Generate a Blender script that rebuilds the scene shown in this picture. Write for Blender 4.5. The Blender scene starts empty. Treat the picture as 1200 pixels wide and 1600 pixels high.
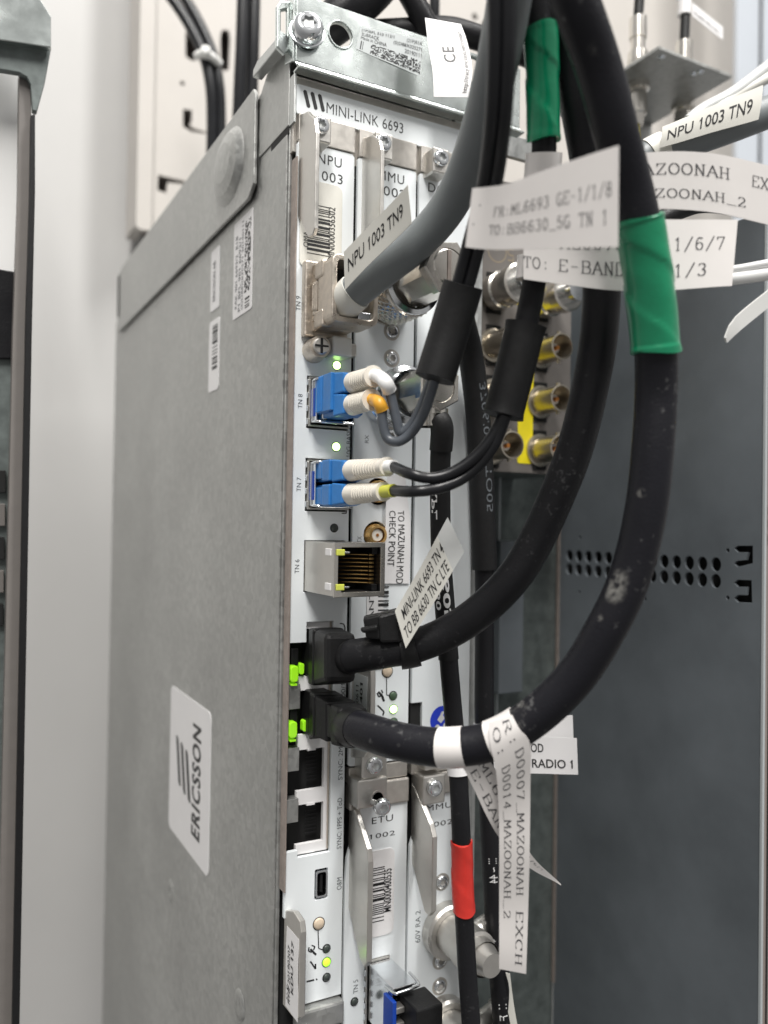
import bpy, math, random
from mathutils import Vector, Matrix
random.seed(7)
S = 0.001                      # every length below is in millimetres, scaled to metres
sc = bpy.context.scene
COL = sc.collection
PI = math.pi

# ------------------------------------------------------------------ camera
YAW, PITCH, ROLL, FPX = math.radians(28.309), math.radians(.8567), math.radians(-.8897), 1293.66
fw = Vector((math.sin(YAW)*math.cos(PITCH), math.cos(YAW)*math.cos(PITCH), math.sin(PITCH)))
r0 = Vector((math.cos(YAW), -math.sin(YAW), 0)); d0 = -r0.cross(fw)
RT = r0*math.cos(ROLL) + d0*math.sin(ROLL); DN = r0*-math.sin(ROLL) + d0*math.cos(ROLL)
CAM = Vector((-92.146, -232.194, 0))
cd = bpy.data.cameras.new('camera'); cam = bpy.data.objects.new('camera', cd); COL.objects.link(cam)
cd.sensor_fit = 'VERTICAL'; cd.sensor_height = 36; cd.lens = FPX/1600*36
cd.clip_start = 0.005; cd.clip_end = 20
cd.dof.use_dof = True; cd.dof.focus_distance = 0.242; cd.dof.aperture_fstop = 9.5
up = -DN; bk = -fw
cam.matrix_world = Matrix(((RT.x, up.x, bk.x, CAM.x*S), (RT.y, up.y, bk.y, CAM.y*S), (RT.z, up.z, bk.z, CAM.z*S), (0, 0, 0, 1)))
sc.camera = cam

# ------------------------------------------------------------------ light of the equipment room
w = bpy.data.worlds.new('World'); sc.world = w; w.use_nodes = True
nt = w.node_tree; nt.nodes.clear()
o = nt.nodes.new('ShaderNodeOutputWorld'); bg = nt.nodes.new('ShaderNodeBackground')
tc = nt.nodes.new('ShaderNodeTexCoord'); sp = nt.nodes.new('ShaderNodeSeparateXYZ'); rp = nt.nodes.new('ShaderNodeValToRGB')
mr = nt.nodes.new('ShaderNodeMapRange'); mr.inputs['From Min'].default_value = -1
nt.links.new(tc.outputs['Generated'], sp.inputs[0]); nt.links.new(sp.outputs['Z'], mr.inputs[0]); nt.links.new(mr.outputs[0], rp.inputs[0])
rp.color_ramp.elements[0].position = .15; rp.color_ramp.elements[0].color = (.42, .41, .40, 1)
rp.color_ramp.elements[1].position = .8; rp.color_ramp.elements[1].color = (1.0, .985, .965, 1)
nt.links.new(rp.outputs[0], bg.inputs[0]); nt.links.new(bg.outputs[0], o.inputs[0])
bg.inputs[1].default_value = .46
def area(name, loc, tgt, sx, sy, power, col):
    l = bpy.data.lights.new(name, 'AREA'); l.shape = 'RECTANGLE'; l.size = sx*S; l.size_y = sy*S; l.energy = power; l.color = col
    ob = bpy.data.objects.new(name, l); COL.objects.link(ob); ob.location = Vector(loc)*S
    ob.rotation_euler = (Vector(tgt)-Vector(loc)).to_track_quat('-Z', 'Y').to_euler()
area('ceiling_light', (-520, -900, 1700), (0, 0, 0), 260, 1200, 52, (1, .975, .94))
area('ceiling_light', (600, -900, 1750), (60, 0, 0), 260, 1200, 33, (1, .985, .96))
sc.view_settings.view_transform = 'Standard'; sc.view_settings.look = 'None'; sc.view_settings.gamma = 1
sc.view_settings.exposure = 0.12

# ------------------------------------------------------------------ from a pixel of the photograph to a point of a real plane
def ray(px, py): return RT*((px-600)/FPX) + DN*((py-800)/FPX) + fw
def ay(px, py, y):
    d = ray(px, py); return CAM + d*((y-CAM.y)/d.y)
def ax(px, py, x):
    d = ray(px, py); return CAM + d*((x-CAM.x)/d.x)
def ad(px, py, z): return CAM + ray(px, py)*z
def xz(px, py, y=0):
    p = ay(px, py, y); return (p.x, p.z)
def V(*a): return Vector(a)

# ------------------------------------------------------------------ materials
def mat(name, col, rough=.5, metal=0, noise=0, nscale=300, bump=0, bscale=800, emit=None, es=0, coat=0, trans=0, kind='noise', rvar=0, spec=None):
    m = bpy.data.materials.new(name); m.use_nodes = True
    n = m.node_tree; b = n.nodes['Principled BSDF']
    b.inputs['Base Color'].default_value = (*col, 1); b.inputs['Roughness'].default_value = rough; b.inputs['Metallic'].default_value = metal
    if spec is not None: b.inputs['Specular IOR Level'].default_value = spec
    if coat: b.inputs['Coat Weight'].default_value = coat; b.inputs['Coat Roughness'].default_value = .15
    if trans: b.inputs['Transmission Weight'].default_value = trans
    if emit: b.inputs['Emission Color'].default_value = (*emit, 1); b.inputs['Emission Strength'].default_value = es
    t = n.nodes.new('ShaderNodeTexCoord')
    if noise or rvar:
        if kind == 'voronoi':
            a = n.nodes.new('ShaderNodeTexVoronoi'); a.inputs['Scale'].default_value = nscale
            ns = n.nodes.new('ShaderNodeTexNoise'); ns.inputs['Scale'].default_value = nscale*.6; ns.inputs['Detail'].default_value = 5
            mxv = n.nodes.new('ShaderNodeMix'); mxv.data_type = 'FLOAT'; mxv.inputs[0].default_value = .55
            sx = n.nodes.new('ShaderNodeSeparateColor'); n.links.new(a.outputs['Color'], sx.inputs[0])
            n.links.new(t.outputs['Object'], a.inputs['Vector']); n.links.new(t.outputs['Object'], ns.inputs['Vector'])
            n.links.new(sx.outputs[0], mxv.inputs[2]); n.links.new(ns.outputs[0], mxv.inputs[3])
            lo = n.nodes.new('ShaderNodeTexNoise'); lo.inputs['Scale'].default_value = 22; lo.inputs['Detail'].default_value = 6; lo.inputs['Roughness'].default_value = .6; n.links.new(t.outputs['Object'], lo.inputs['Vector'])
            m2 = n.nodes.new('ShaderNodeMix'); m2.data_type = 'FLOAT'; m2.inputs[0].default_value = .52; n.links.new(mxv.outputs[0], m2.inputs[2]); n.links.new(lo.outputs[0], m2.inputs[3]); fac = m2.outputs[0]
        else:
            a = n.nodes.new('ShaderNodeTexNoise'); a.inputs['Scale'].default_value = nscale; a.inputs['Detail'].default_value = 7; a.inputs['Roughness'].default_value = .62
            n.links.new(t.outputs['Object'], a.inputs['Vector']); fac = a.outputs[0]
        if noise:
            r = n.nodes.new('ShaderNodeValToRGB'); r.color_ramp.elements[0].position = .3; r.color_ramp.elements[1].position = .7
            r.color_ramp.elements[0].color = (*[c*(1-noise) for c in col], 1); r.color_ramp.elements[1].color = (*[min(1, c*(1+noise)) for c in col], 1)
            n.links.new(fac, r.inputs[0]); n.links.new(r.outputs[0], b.inputs['Base Color'])
        if rvar:
            q = n.nodes.new('ShaderNodeMapRange'); q.inputs['To Min'].default_value = max(.03, rough-rvar); q.inputs['To Max'].default_value = min(1, rough+rvar)
            q.inputs['From Min'].default_value = .3; q.inputs['From Max'].default_value = .7
            n.links.new(fac, q.inputs[0]); n.links.new(q.outputs[0], b.inputs['Roughness'])
    if bump:
        a = n.nodes.new('ShaderNodeTexNoise'); a.inputs['Scale'].default_value = bscale; a.inputs['Detail'].default_value = 4
        n.links.new(t.outputs['Object'], a.inputs['Vector'])
        bp = n.nodes.new('ShaderNodeBump'); bp.inputs['Strength'].default_value = bump; bp.inputs['Distance'].default_value = .0004
        n.links.new(a.outputs[0], bp.inputs['Height']); n.links.new(bp.outputs[0], b.inputs['Normal'])
    return m
def scuffed(name, col, dust, rough, amount, nscale=60, patches=()):
    # rubber jacket with worn pale rubs and specks of dust
    m = mat(name, col, rough, bump=.25, bscale=1500, spec=.2); n = m.node_tree; b = n.nodes['Principled BSDF']
    t = n.nodes.new('ShaderNodeTexCoord')
    a = n.nodes.new('ShaderNodeTexNoise'); a.inputs['Scale'].default_value = nscale; a.inputs['Detail'].default_value = 8; a.inputs['Roughness'].default_value = .7
    c = n.nodes.new('ShaderNodeTexNoise'); c.inputs['Scale'].default_value = nscale*12; c.inputs['Detail'].default_value = 3
    mu = n.nodes.new('ShaderNodeMath'); mu.operation = 'MULTIPLY'
    n.links.new(t.outputs['Object'], a.inputs['Vector']); n.links.new(t.outputs['Object'], c.inputs['Vector'])
    n.links.new(a.outputs[0], mu.inputs[0]); n.links.new(c.outputs[0], mu.inputs[1])
    r = n.nodes.new('ShaderNodeValToRGB'); r.color_ramp.elements[0].position = .355-.02*amount; r.color_ramp.elements[1].position = .355+.10
    r.color_ramp.elements[0].color = (*col, 1); r.color_ramp.elements[1].color = (*dust, 1)
    n.links.new(mu.outputs[0], r.inputs[0]); src = r.outputs[0]
    for px_, rad in patches:                    # worn spots of the jacket, at their own place on it
        pw = (ad(*px_)-V(11, 0, -57))*S
        vd = n.nodes.new('ShaderNodeVectorMath'); vd.operation = 'DISTANCE'; vd.inputs[1].default_value = pw; n.links.new(t.outputs['Object'], vd.inputs[0])
        mr_ = n.nodes.new('ShaderNodeMapRange'); mr_.inputs['From Min'].default_value = rad*S; mr_.inputs['From Max'].default_value = rad*.2*S; n.links.new(vd.outputs['Value'], mr_.inputs[0])
        ad_ = n.nodes.new('ShaderNodeMath'); ad_.operation = 'MULTIPLY_ADD'; ad_.inputs[1].default_value = .55; n.links.new(mr_.outputs[0], ad_.inputs[0]); n.links.new(a.outputs[0], ad_.inputs[2])
        rr_ = n.nodes.new('ShaderNodeMapRange'); rr_.inputs['From Min'].default_value = .62; rr_.inputs['From Max'].default_value = .95; rr_.inputs['To Max'].default_value = .75; n.links.new(ad_.outputs[0], rr_.inputs[0])
        mx_ = n.nodes.new('ShaderNodeMix'); mx_.data_type = 'RGBA'; cm_ = n.nodes.new('ShaderNodeMapRange'); cm_.inputs['From Min'].default_value = .38; cm_.inputs['From Max'].default_value = .62; n.links.new(c.outputs[0], cm_.inputs[0]); mm_ = n.nodes.new('ShaderNodeMath'); mm_.operation = 'MULTIPLY'; n.links.new(rr_.outputs[0], mm_.inputs[0]); n.links.new(cm_.outputs[0], mm_.inputs[1]); n.links.new(mm_.outputs[0], mx_.inputs[0]); n.links.new(src, mx_.inputs[6]); mx_.inputs[7].default_value = (.22, .215, .20, 1); src = mx_.outputs[2]
    n.links.new(src, b.inputs['Base Color'])
    q = n.nodes.new('ShaderNodeMapRange'); q.inputs['From Min'].default_value = .35; q.inputs['From Max'].default_value = .65
    q.inputs['To Min'].default_value = rough-.12; q.inputs['To Max'].default_value = rough+.18
    n.links.new(a.outputs[0], q.inputs[0]); n.links.new(q.outputs[0], b.inputs['Roughness'])
    return m
M = dict(
    galv=mat('galvanised_steel', (.40, .403, .39), .42, .75, noise=.24, nscale=480, kind='voronoi', rvar=.12, bump=.12, bscale=900),
    galv_front=mat('galvanised_edge', (.50, .51, .50), .4, .8, noise=.15, nscale=420, kind='voronoi', rvar=.1),
    plated=mat('zinc_plated_steel', (.56, .60, .585), .24, .95, noise=.13, nscale=60, rvar=.08, bump=.04, bscale=150),
    nickel=mat('nickel', (.68, .65, .60), .24, .97, noise=.03, nscale=120, rvar=.04),
    satin=mat('satin_nickel', (.60, .58, .545), .36, .88, noise=.05, nscale=300, rvar=.06),
    bnc=mat('aged_nickel', (.50, .455, .38), .3, .95, noise=.06, nscale=200, rvar=.05),
    diecast=mat('nickel_plated_diecast', (.56, .50, .43), .36, .85, noise=.14, nscale=500, rvar=.1, bump=.2, bscale=1500),
    bright=mat('polished_steel', (.78, .80, .82), .17, 1, noise=.04, nscale=400, rvar=.04),
    face=mat('powder_white_faceplate', (.74, .775, .79), .42, 0, noise=.025, nscale=60, bump=.06, bscale=3000),
    tanplate=mat('chromated_steel', (.48, .455, .42), .42, .7, noise=.13, nscale=260, rvar=.1),
    black=mat('black_plastic', (.009, .009, .0095), .42, noise=.2, nscale=600, bump=.25, bscale=2500, spec=.3),
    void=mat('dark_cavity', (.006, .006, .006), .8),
    rubber=scuffed('black_rubber_jacket', (.010, .010, .0115), (.05, .05, .052), .40, .8),
    rubber_worn=scuffed('scuffed_black_jacket', (.010, .010, .013), (.11, .11, .11), .36, 1.3, 40, patches=[((960, 905, 191.5), 4.0), ((958, 926, 191.5), 4.0), ((935, 965, 193), 1.6), ((1003, 770, 190), 1.8), ((925, 75, 168), 4.0), ((985, 1000, 193), .9)]),
    shrink=mat('heat_shrink', (.0095, .0095, .010), .52, noise=.2, nscale=500, bump=.15, bscale=1200, spec=.25),
    fibre=mat('fibre_jacket', (.010, .0105, .0125), .32, noise=.25, nscale=200, spec=.35),
    fibre_grey=mat('thin_grey_fibre_jacket', (.075, .085, .10), .4, noise=.1, nscale=400),
    grey=mat('grey_cable_jacket', (.165, .18, .185), .42, noise=.07, nscale=60, bump=.08, bscale=900),
    label=mat('white_label_film', (.72, .69, .67), .34, noise=.03, nscale=90, bump=.12, bscale=120, coat=.15),
    label_cream=mat('cream_label_film', (.63, .62, .57), .35, noise=.03, nscale=80),
    label_matt=mat('matt_white_sticker', (.74, .73, .73), .5, noise=.02, nscale=80),
    label_grey=mat('thermal_print_sticker', (.50, .53, .53), .45, noise=.03, nscale=100),
    clear=mat('clear_laminate', (.55, .56, .55), .25, noise=.03, nscale=120),
    ink=mat('black_print', (.012, .012, .013), .5),
    ink_soft=mat('worn_black_print', (.05, .05, .055), .5, noise=.5, nscale=900),
    ink_grey=mat('grey_print', (.10, .11, .12), .5),
    ink_white=mat('white_print', (.65, .65, .65), .5),
    ink_tan=mat('tan_print', (.30, .24, .16), .5),
    blue=mat('blue_plastic', (.028, .17, .46), .34, noise=.1, nscale=200, bump=.1, bscale=1200),
    deepblue=mat('deep_blue_plastic', (.008, .05, .33), .3),
    signblue=mat('blue_print', (.01, .04, .52), .4),
    cream=mat('cream_boot', (.76, .72, .64), .42, noise=.03, nscale=200, bump=.05, bscale=900),
    white=mat('white_boot', (.80, .80, .79), .4),
    amber=mat('amber_sleeve', (.72, .36, .03), .4),
    lime=mat('yellow_sleeve', (.55, .56, .06), .4),
    green=mat('green_tape', (.0, .19, .085), .3, noise=.12, nscale=90, bump=.5, bscale=160, coat=.3),
    red=mat('red_tape', (.58, .03, .02), .34, noise=.12, nscale=90, bump=.5, bscale=160, coat=.2),
    yellow=mat('yellow_sticker', (.85, .72, .02), .4),
    gold=mat('gold_contact', (.85, .55, .22), .25, 1),
    copper=mat('copper_pin', (.7, .28, .08), .3, 1),
    beige=mat('beige_powder_coat', (.46, .435, .405), .5, noise=.03, nscale=30, bump=.06, bscale=1500),
    wallwhite=mat('white_cabinet_paint', (.47, .465, .455), .33, noise=.03, nscale=8),
    coolgrey=mat('pale_blue_grey_paint', (.45, .48, .52), .45, noise=.03, nscale=20),
    dusty=mat('dusty_slate_paint', (.112, .126, .138), .40, noise=.28, nscale=13, rvar=.14, bump=.05, bscale=2000),
    greengrey=mat('dark_mottled_sheet', (.13, .15, .145), .5, .3, noise=.28, nscale=180, rvar=.1),  # dark mottled tone; on the bay backing it carries the shadow
    bncface=mat('warm_grey_paint', (.155, .142, .132), .48, noise=.05, nscale=200, bump=.1, bscale=2500),
    brown=mat('bare_sheet_edge', (.33, .28, .25), .45, .4, noise=.15, nscale=300),
    brownpaint=mat('taupe_paint', (.20, .17, .155), .5, noise=.05, nscale=60),
    led=mat('lit_green_led', (.5, 1, .3), .3, emit=(.55, 1, .28), es=4.5),
    led_dim=mat('lit_lime_led', (.3, .9, .05), .3, emit=(.42, 1, .03), es=1.5),
    led_off=mat('unlit_led', (.045, .055, .05), .3),
    led_offg=mat('unlit_green_led', (.06, .10, .06), .3),
    pipe=mat('lime_light_pipe', (.33, .80, .02), .2, emit=(.42, .9, .02), es=.15, coat=.4),
    button=mat('beige_button', (.60, .49, .37), .45, noise=.05, nscale=500),
    yellowpl=mat('yellow_light_pipe', (.62, .66, .10), .35),
    tie_white=mat('white_nylon', (.75, .75, .73), .4),
    rim=mat('pale_sheet_edge', (.42, .45, .46), .4, .2),
)

# ------------------------------------------------------------------ mesh building
def catmull(P, n=8):
    out = []; L = len(P)
    for i in range(L-1):
        a = P[i-1] if i else P[0]*2-P[1]; b = P[i]; c = P[i+1]; d = P[i+2] if i+2 < L else P[-1]*2-P[-2]
        for k in range(n):
            t = k/n; out.append(.5*((2*b)+(c-a)*t+(2*a-5*b+4*c-d)*t*t+(3*b-a-3*c+d)*t**3))
    out.append(P[-1].copy()); return out
class MB:
    def __init__(s): s.v = []; s.f = []; s.m = []; s.sm = []; s.mats = []
    def mi(s, m):
        m = M[m] if isinstance(m, str) else m
        if m not in s.mats: s.mats.append(m)
        return s.mats.index(m)
    def add(s, vs, fs, m, smooth=False):
        o = len(s.v); k = s.mi(m); s.v += [Vector(p) for p in vs]
        for f in fs: s.f.append([o+i for i in f]); s.m.append(k); s.sm.append(smooth)
    def box(s, x0, x1, y0, y1, z0, z1, m, R=None):
        vs = [V(x, y, z) for x in (x0, x1) for y in (y0, y1) for z in (z0, z1)]
        if R: vs = [R @ p for p in vs]
        s.add(vs, [(0, 1, 3, 2), (4, 6, 7, 5), (0, 4, 5, 1), (2, 3, 7, 6), (0, 2, 6, 4), (1, 5, 7, 3)], m); return s
    def hexa(s, A, B, m):       # two quads A (near) and B (far), same winding
        s.add(list(A)+list(B), [(0, 1, 2, 3), (7, 6, 5, 4), (0, 4, 5, 1), (1, 5, 6, 2), (2, 6, 7, 3), (3, 7, 4, 0)], m); return s
    def lathe(s, p, ax_, prof, m, n=24, smooth=True, soft=False):
        p = Vector(p); a = Vector(ax_).normalized(); t = a.orthogonal().normalized(); b = a.cross(t)
        ring = lambda h, r: [p+a*h+t*(r*math.cos(2*PI*i/n))+b*(r*math.sin(2*PI*i/n)) for i in range(n)]
        if soft:
            vs = []; fs = []
            for h, r in prof: vs += ring(h, r)
            for k in range(len(prof)-1): fs += [(k*n+i, k*n+(i+1) % n, (k+1)*n+(i+1) % n, (k+1)*n+i) for i in range(n)]
            s.add(vs, fs, m, smooth)
        else:
            for (h0, q0), (h1, q1) in zip(prof, prof[1:]):
                s.add(ring(h0, q0)+ring(h1, q1), [(i, (i+1) % n, n+(i+1) % n, n+i) for i in range(n)], m, smooth and abs(h1-h0) > 1e-6)
        return s
    def cyl(s, p, q, r, m, r2=None, n=20):
        p = Vector(p); q = Vector(q); h = (q-p).length; r2 = r if r2 is None else r2
        return s.lathe(p, q-p, [(0, 0), (0, r), (h, r2), (h, 0)], m, n)
    def tube(s, pts, r, m, n=20, caps=True, rf=None):
        T = []; L = len(pts)
        for i in range(L): T.append((pts[min(i+1, L-1)]-pts[max(i-1, 0)]).normalized())
        nrm = T[0].orthogonal().normalized(); vs = []
        for i in range(L):
            nrm = (nrm-T[i]*nrm.dot(T[i])).normalized(); b = T[i].cross(nrm); rr = r if rf is None else rf(i/(L-1))
            vs += [pts[i]+nrm*(rr*math.cos(2*PI*k/n))+b*(rr*math.sin(2*PI*k/n)) for k in range(n)]
        fs = [(i*n+k, i*n+(k+1) % n, (i+1)*n+(k+1) % n, (i+1)*n+k) for i in range(L-1) for k in range(n)]
        s.add(vs, fs, m, True)
        if caps: s.add(vs[:n]+vs[-n:], [list(range(n))[::-1], list(range(n, 2*n))], m)
        return s
    def curve2d(s, loops, thick, m, fn, bev=0):
        cu = bpy.data.curves.new('c', 'CURVE'); cu.dimensions = '2D'; cu.fill_mode = 'BOTH'; cu.extrude = max(thick/2-bev, 0)
        if bev: cu.bevel_depth = bev; cu.bevel_resolution = 1; cu.offset = -bev
        for lp in loops:
            spl = cu.splines.new('POLY'); spl.points.add(len(lp)-1); spl.use_cyclic_u = True
            for i, q in enumerate(lp): spl.points[i].co = (q[0], q[1], 0, 1)
        ob = bpy.data.objects.new('c', cu); me = bpy.data.meshes.new_from_object(ob)
        s.add([fn(v.co.x, v.co.y, v.co.z) for v in me.vertices], [tuple(p.vertices) for p in me.polygons], m)
        bpy.data.meshes.remove(me); bpy.data.objects.remove(ob); bpy.data.curves.remove(cu); return s
    def plateY(s, loops, y0, y1, m, bev=.0):      # loops in (x, z); solid between y0 and y1
        c = (y0+y1)/2; return s.curve2d(loops, abs(y1-y0), m, lambda a, b, h: V(a, c+h, b), bev)
    def plateX(s, loops, x0, x1, m, bev=.0):      # loops in (y, z)
        c = (x0+x1)/2; return s.curve2d(loops, abs(x1-x0), m, lambda a, b, h: V(c+h, a, b), bev)
    def plateZ(s, loops, z0, z1, m, bev=.0):      # loops in (x, y)
        c = (z0+z1)/2; return s.curve2d(loops, abs(z1-z0), m, lambda a, b, h: V(a, b, c+h), bev)
    def ribbon(s, F, m, nu=6, nv=24, th=.16, u0=0, u1=1, v0=0, v1=1):
        g = [[F.pt(u0+(u1-u0)*i/nu, v0+(v1-v0)*j/nv, 0) for j in range(nv+1)] for i in range(nu+1)]
        h = [[F.pt(u0+(u1-u0)*i/nu, v0+(v1-v0)*j/nv, -th) for j in range(nv+1)] for i in range(nu+1)]
        vs = [p for r in g for p in r]+[p for r in h for p in r]; N = (nu+1)*(nv+1); fs = []; id = lambda i, j: i*(nv+1)+j
        for i in range(nu):
            for j in range(nv):
                q = (id(i, j), id(i+1, j), id(i+1, j+1), id(i, j+1)); fs += [q, tuple(N+k for k in q[::-1])]
        s.add(vs, fs, m, True); rim = []
        for j in range(nv):
            for i in (0, nu): rim.append((id(i, j), id(i, j+1), N+id(i, j+1), N+id(i, j)))
        for i in range(nu):
            for j in (0, nv): rim.append((id(i, j), id(i+1, j), N+id(i+1, j), N+id(i, j)))
        s.add(vs, rim, m); return s
    def build(s, name, parent=None, bev=0, label=None, kind=None):
        me = bpy.data.meshes.new(name); base = BASE.get(parent.name, Vector((0, 0, 0))) if parent else Vector((0, 0, 0))
        me.from_pydata([tuple((p-base)*S) for p in s.v], [], s.f)
        for m_ in s.mats: me.materials.append(m_)
        me.polygons.foreach_set('material_index', s.m); me.polygons.foreach_set('use_smooth', s.sm); me.update()
        ob = bpy.data.objects.new(name, me); COL.objects.link(ob)
        if parent: ob.parent = parent; BASE[ob.name] = base
        if bev:
            md = ob.modifiers.new('bevel', 'BEVEL'); md.width = bev*S; md.segments = 2; md.limit_method = 'ANGLE'; md.angle_limit = math.radians(35)
        if label: ob['label'] = label
        if kind: ob['kind'] = kind
        return ob
BASE = {}
def thing(name, label, cat, base, group=None):
    o = bpy.data.objects.new(name, None); COL.objects.link(o); o.location = Vector(base)*S; o.empty_display_size = .01
    BASE[o.name] = Vector(base); o['label'] = label; o['category'] = cat
    if group: o['group'] = group
    return o
def tag(o, label, cat, group=None):
    o['label'] = label; o['category'] = cat
    if group: o['group'] = group
    return o
def inst(me, name, parent, loc, rot=None):       # a piece that shares its mesh with alike pieces
    ob = bpy.data.objects.new(name, me); COL.objects.link(ob); ob.parent = parent
    ob.location = (Vector(loc)-BASE[parent.name])*S; BASE[ob.name] = Vector(loc)
    if rot: ob.rotation_euler = rot
    return ob
def proto(mb, name):
    me = bpy.data.meshes.new(name); me.from_pydata([tuple(p*S) for p in mb.v], [], mb.f)
    for m_ in mb.mats: me.materials.append(m_)
    me.polygons.foreach_set('material_index', mb.m); me.polygons.foreach_set('use_smooth', mb.sm); me.update(); return me

def rrect(x0, x1, z0, z1, r=1, n=4):
    out = []
    for cx, cz, a in ((x1-r, z1-r, 0), (x0+r, z1-r, 90), (x0+r, z0+r, 180), (x1-r, z0+r, 270)):
        for k in range(n+1):
            t = math.radians(a+90*k/n); out.append((cx+r*math.cos(t), cz+r*math.sin(t)))
    return out
def circ(x, z, r, n=20): return [(x+r*math.cos(2*PI*i/n), z+r*math.sin(2*PI*i/n)) for i in range(n)]
def rect(x0, x1, z0, z1): return [(x0, z0), (x1, z0), (x1, z1), (x0, z1)]

# surfaces that carry print
class FlatY:
    def __init__(s, y): s.y = y
    def pt(s, u, v, off=0): return V(u, s.y-off, v)
class FlatX:                                   # facing -x: u runs with +y reversed so that print reads from outside
    def __init__(s, x): s.x = x
    def pt(s, u, v, off=0): return V(s.x-off, u, v)
class Rib:                                     # ribbon between two edge curves; u across (0 = L), v along
    def __init__(s, L, R, flip=1, bow=0):
        s.L = catmull(L, 10) if len(L) > 2 else L; s.R = catmull(R, 10) if len(R) > 2 else R; s.bow = bow
        s.c = [0.0]
        for i in range(1, len(s.L)): s.c.append(s.c[-1]+((s.L[i]+s.R[i])/2-(s.L[i-1]+s.R[i-1])/2).length)
    def _e(s, P, v):                            # v measured along the mid line
        d = min(max(v, 0), 1)*s.c[-1]; i = 0
        while i < len(P)-2 and s.c[i+1] < d: i += 1
        return P[i].lerp(P[i+1], (d-s.c[i])/max(s.c[i+1]-s.c[i], 1e-9))
    def raw(s, u, v):
        a = s._e(s.L, v); b = s._e(s.R, v); return a.lerp(b, u)
    def nrm(s, u, v):
        du = s.raw(u+.01, v)-s.raw(u-.01, v); dv = s.raw(u, min(v+.02, 1))-s.raw(u, max(v-.02, 0)); n = du.cross(dv).normalized()
        return n if n.dot(CAM-s.raw(u, v)) > 0 else -n
    def pt(s, u, v, off=0):
        n = s.nrm(u, v); wv = .3*math.sin(s.c[-1]*.11*v*2+s.c[-1])*min(v*4, 1)*min(1, max(0, (s.c[-1]-18)/10))   # films never hang quite flat
        return s.raw(u, v)+n*(off+wv+s.bow*math.sin(PI*min(max(u, 0), 1)))
class Tub:                                     # strip on a tube, u = angle (radians) from the side facing the camera, v = along
    def __init__(s, pts, r): s.p = pts; s.r = r
    def pt(s, u, v, off=0):
        i = min(int(v*(len(s.p)-1)), len(s.p)-2); c = s.p[i].lerp(s.p[i+1], v*(len(s.p)-1)-i); t = (s.p[i+1]-s.p[i]).normalized()
        a = (CAM-c); a = (a-t*a.dot(t)).normalized(); b = t.cross(a)
        return c+(a*math.cos(u)+b*math.sin(u))*(s.r+off)

# print: sans from Blender's own font, and a slab-serif typewriter hand drawn as strokes
_cache = {}
def sans(txt, bold=0, spacing=1):
    k = (txt, bold, spacing)
    if k not in _cache:
        cu = bpy.data.curves.new('t', 'FONT'); cu.body = txt; cu.size = 1; cu.resolution_u = 3; cu.offset = bold; cu.space_character = spacing; cu.fill_mode = 'FRONT'
        ob = bpy.data.objects.new('t', cu); me = bpy.data.meshes.new_from_object(ob)
        vs = [(v.co.x, v.co.y) for v in me.vertices]; fs = [tuple(p.vertices) for p in me.polygons]
        bpy.data.meshes.remove(me)
        for i, ch in enumerate(txt):            # the font's 1 is a bare bar: give it its flag
            if ch == '1':
                cu.body = txt[:i+1]; me = bpy.data.meshes.new_from_object(ob); xr = max(v.co.x for v in me.vertices); top = .70 if len(txt) == 1 else max(v[1] for v in vs if abs(v[0]-xr) < .12)
                bpy.data.meshes.remove(me); w_ = .05+bold; q = len(vs); vs += [(xr-w_, top), (xr-w_-.15, top-.15), (xr-w_-.15, top-.24-bold), (xr-w_, top-.11-bold)]; fs.append((q, q+1, q+2, q+3))
        bpy.data.objects.remove(ob); bpy.data.curves.remove(cu); _cache[k] = (vs, fs)
    return _cache[k]
def arc(cx, cy, rx, ry, a0, a1, n=8): return [(cx+rx*math.cos(math.radians(a0+(a1-a0)*i/n)), cy+ry*math.sin(math.radians(a0+(a1-a0)*i/n))) for i in range(n+1)]
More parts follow.
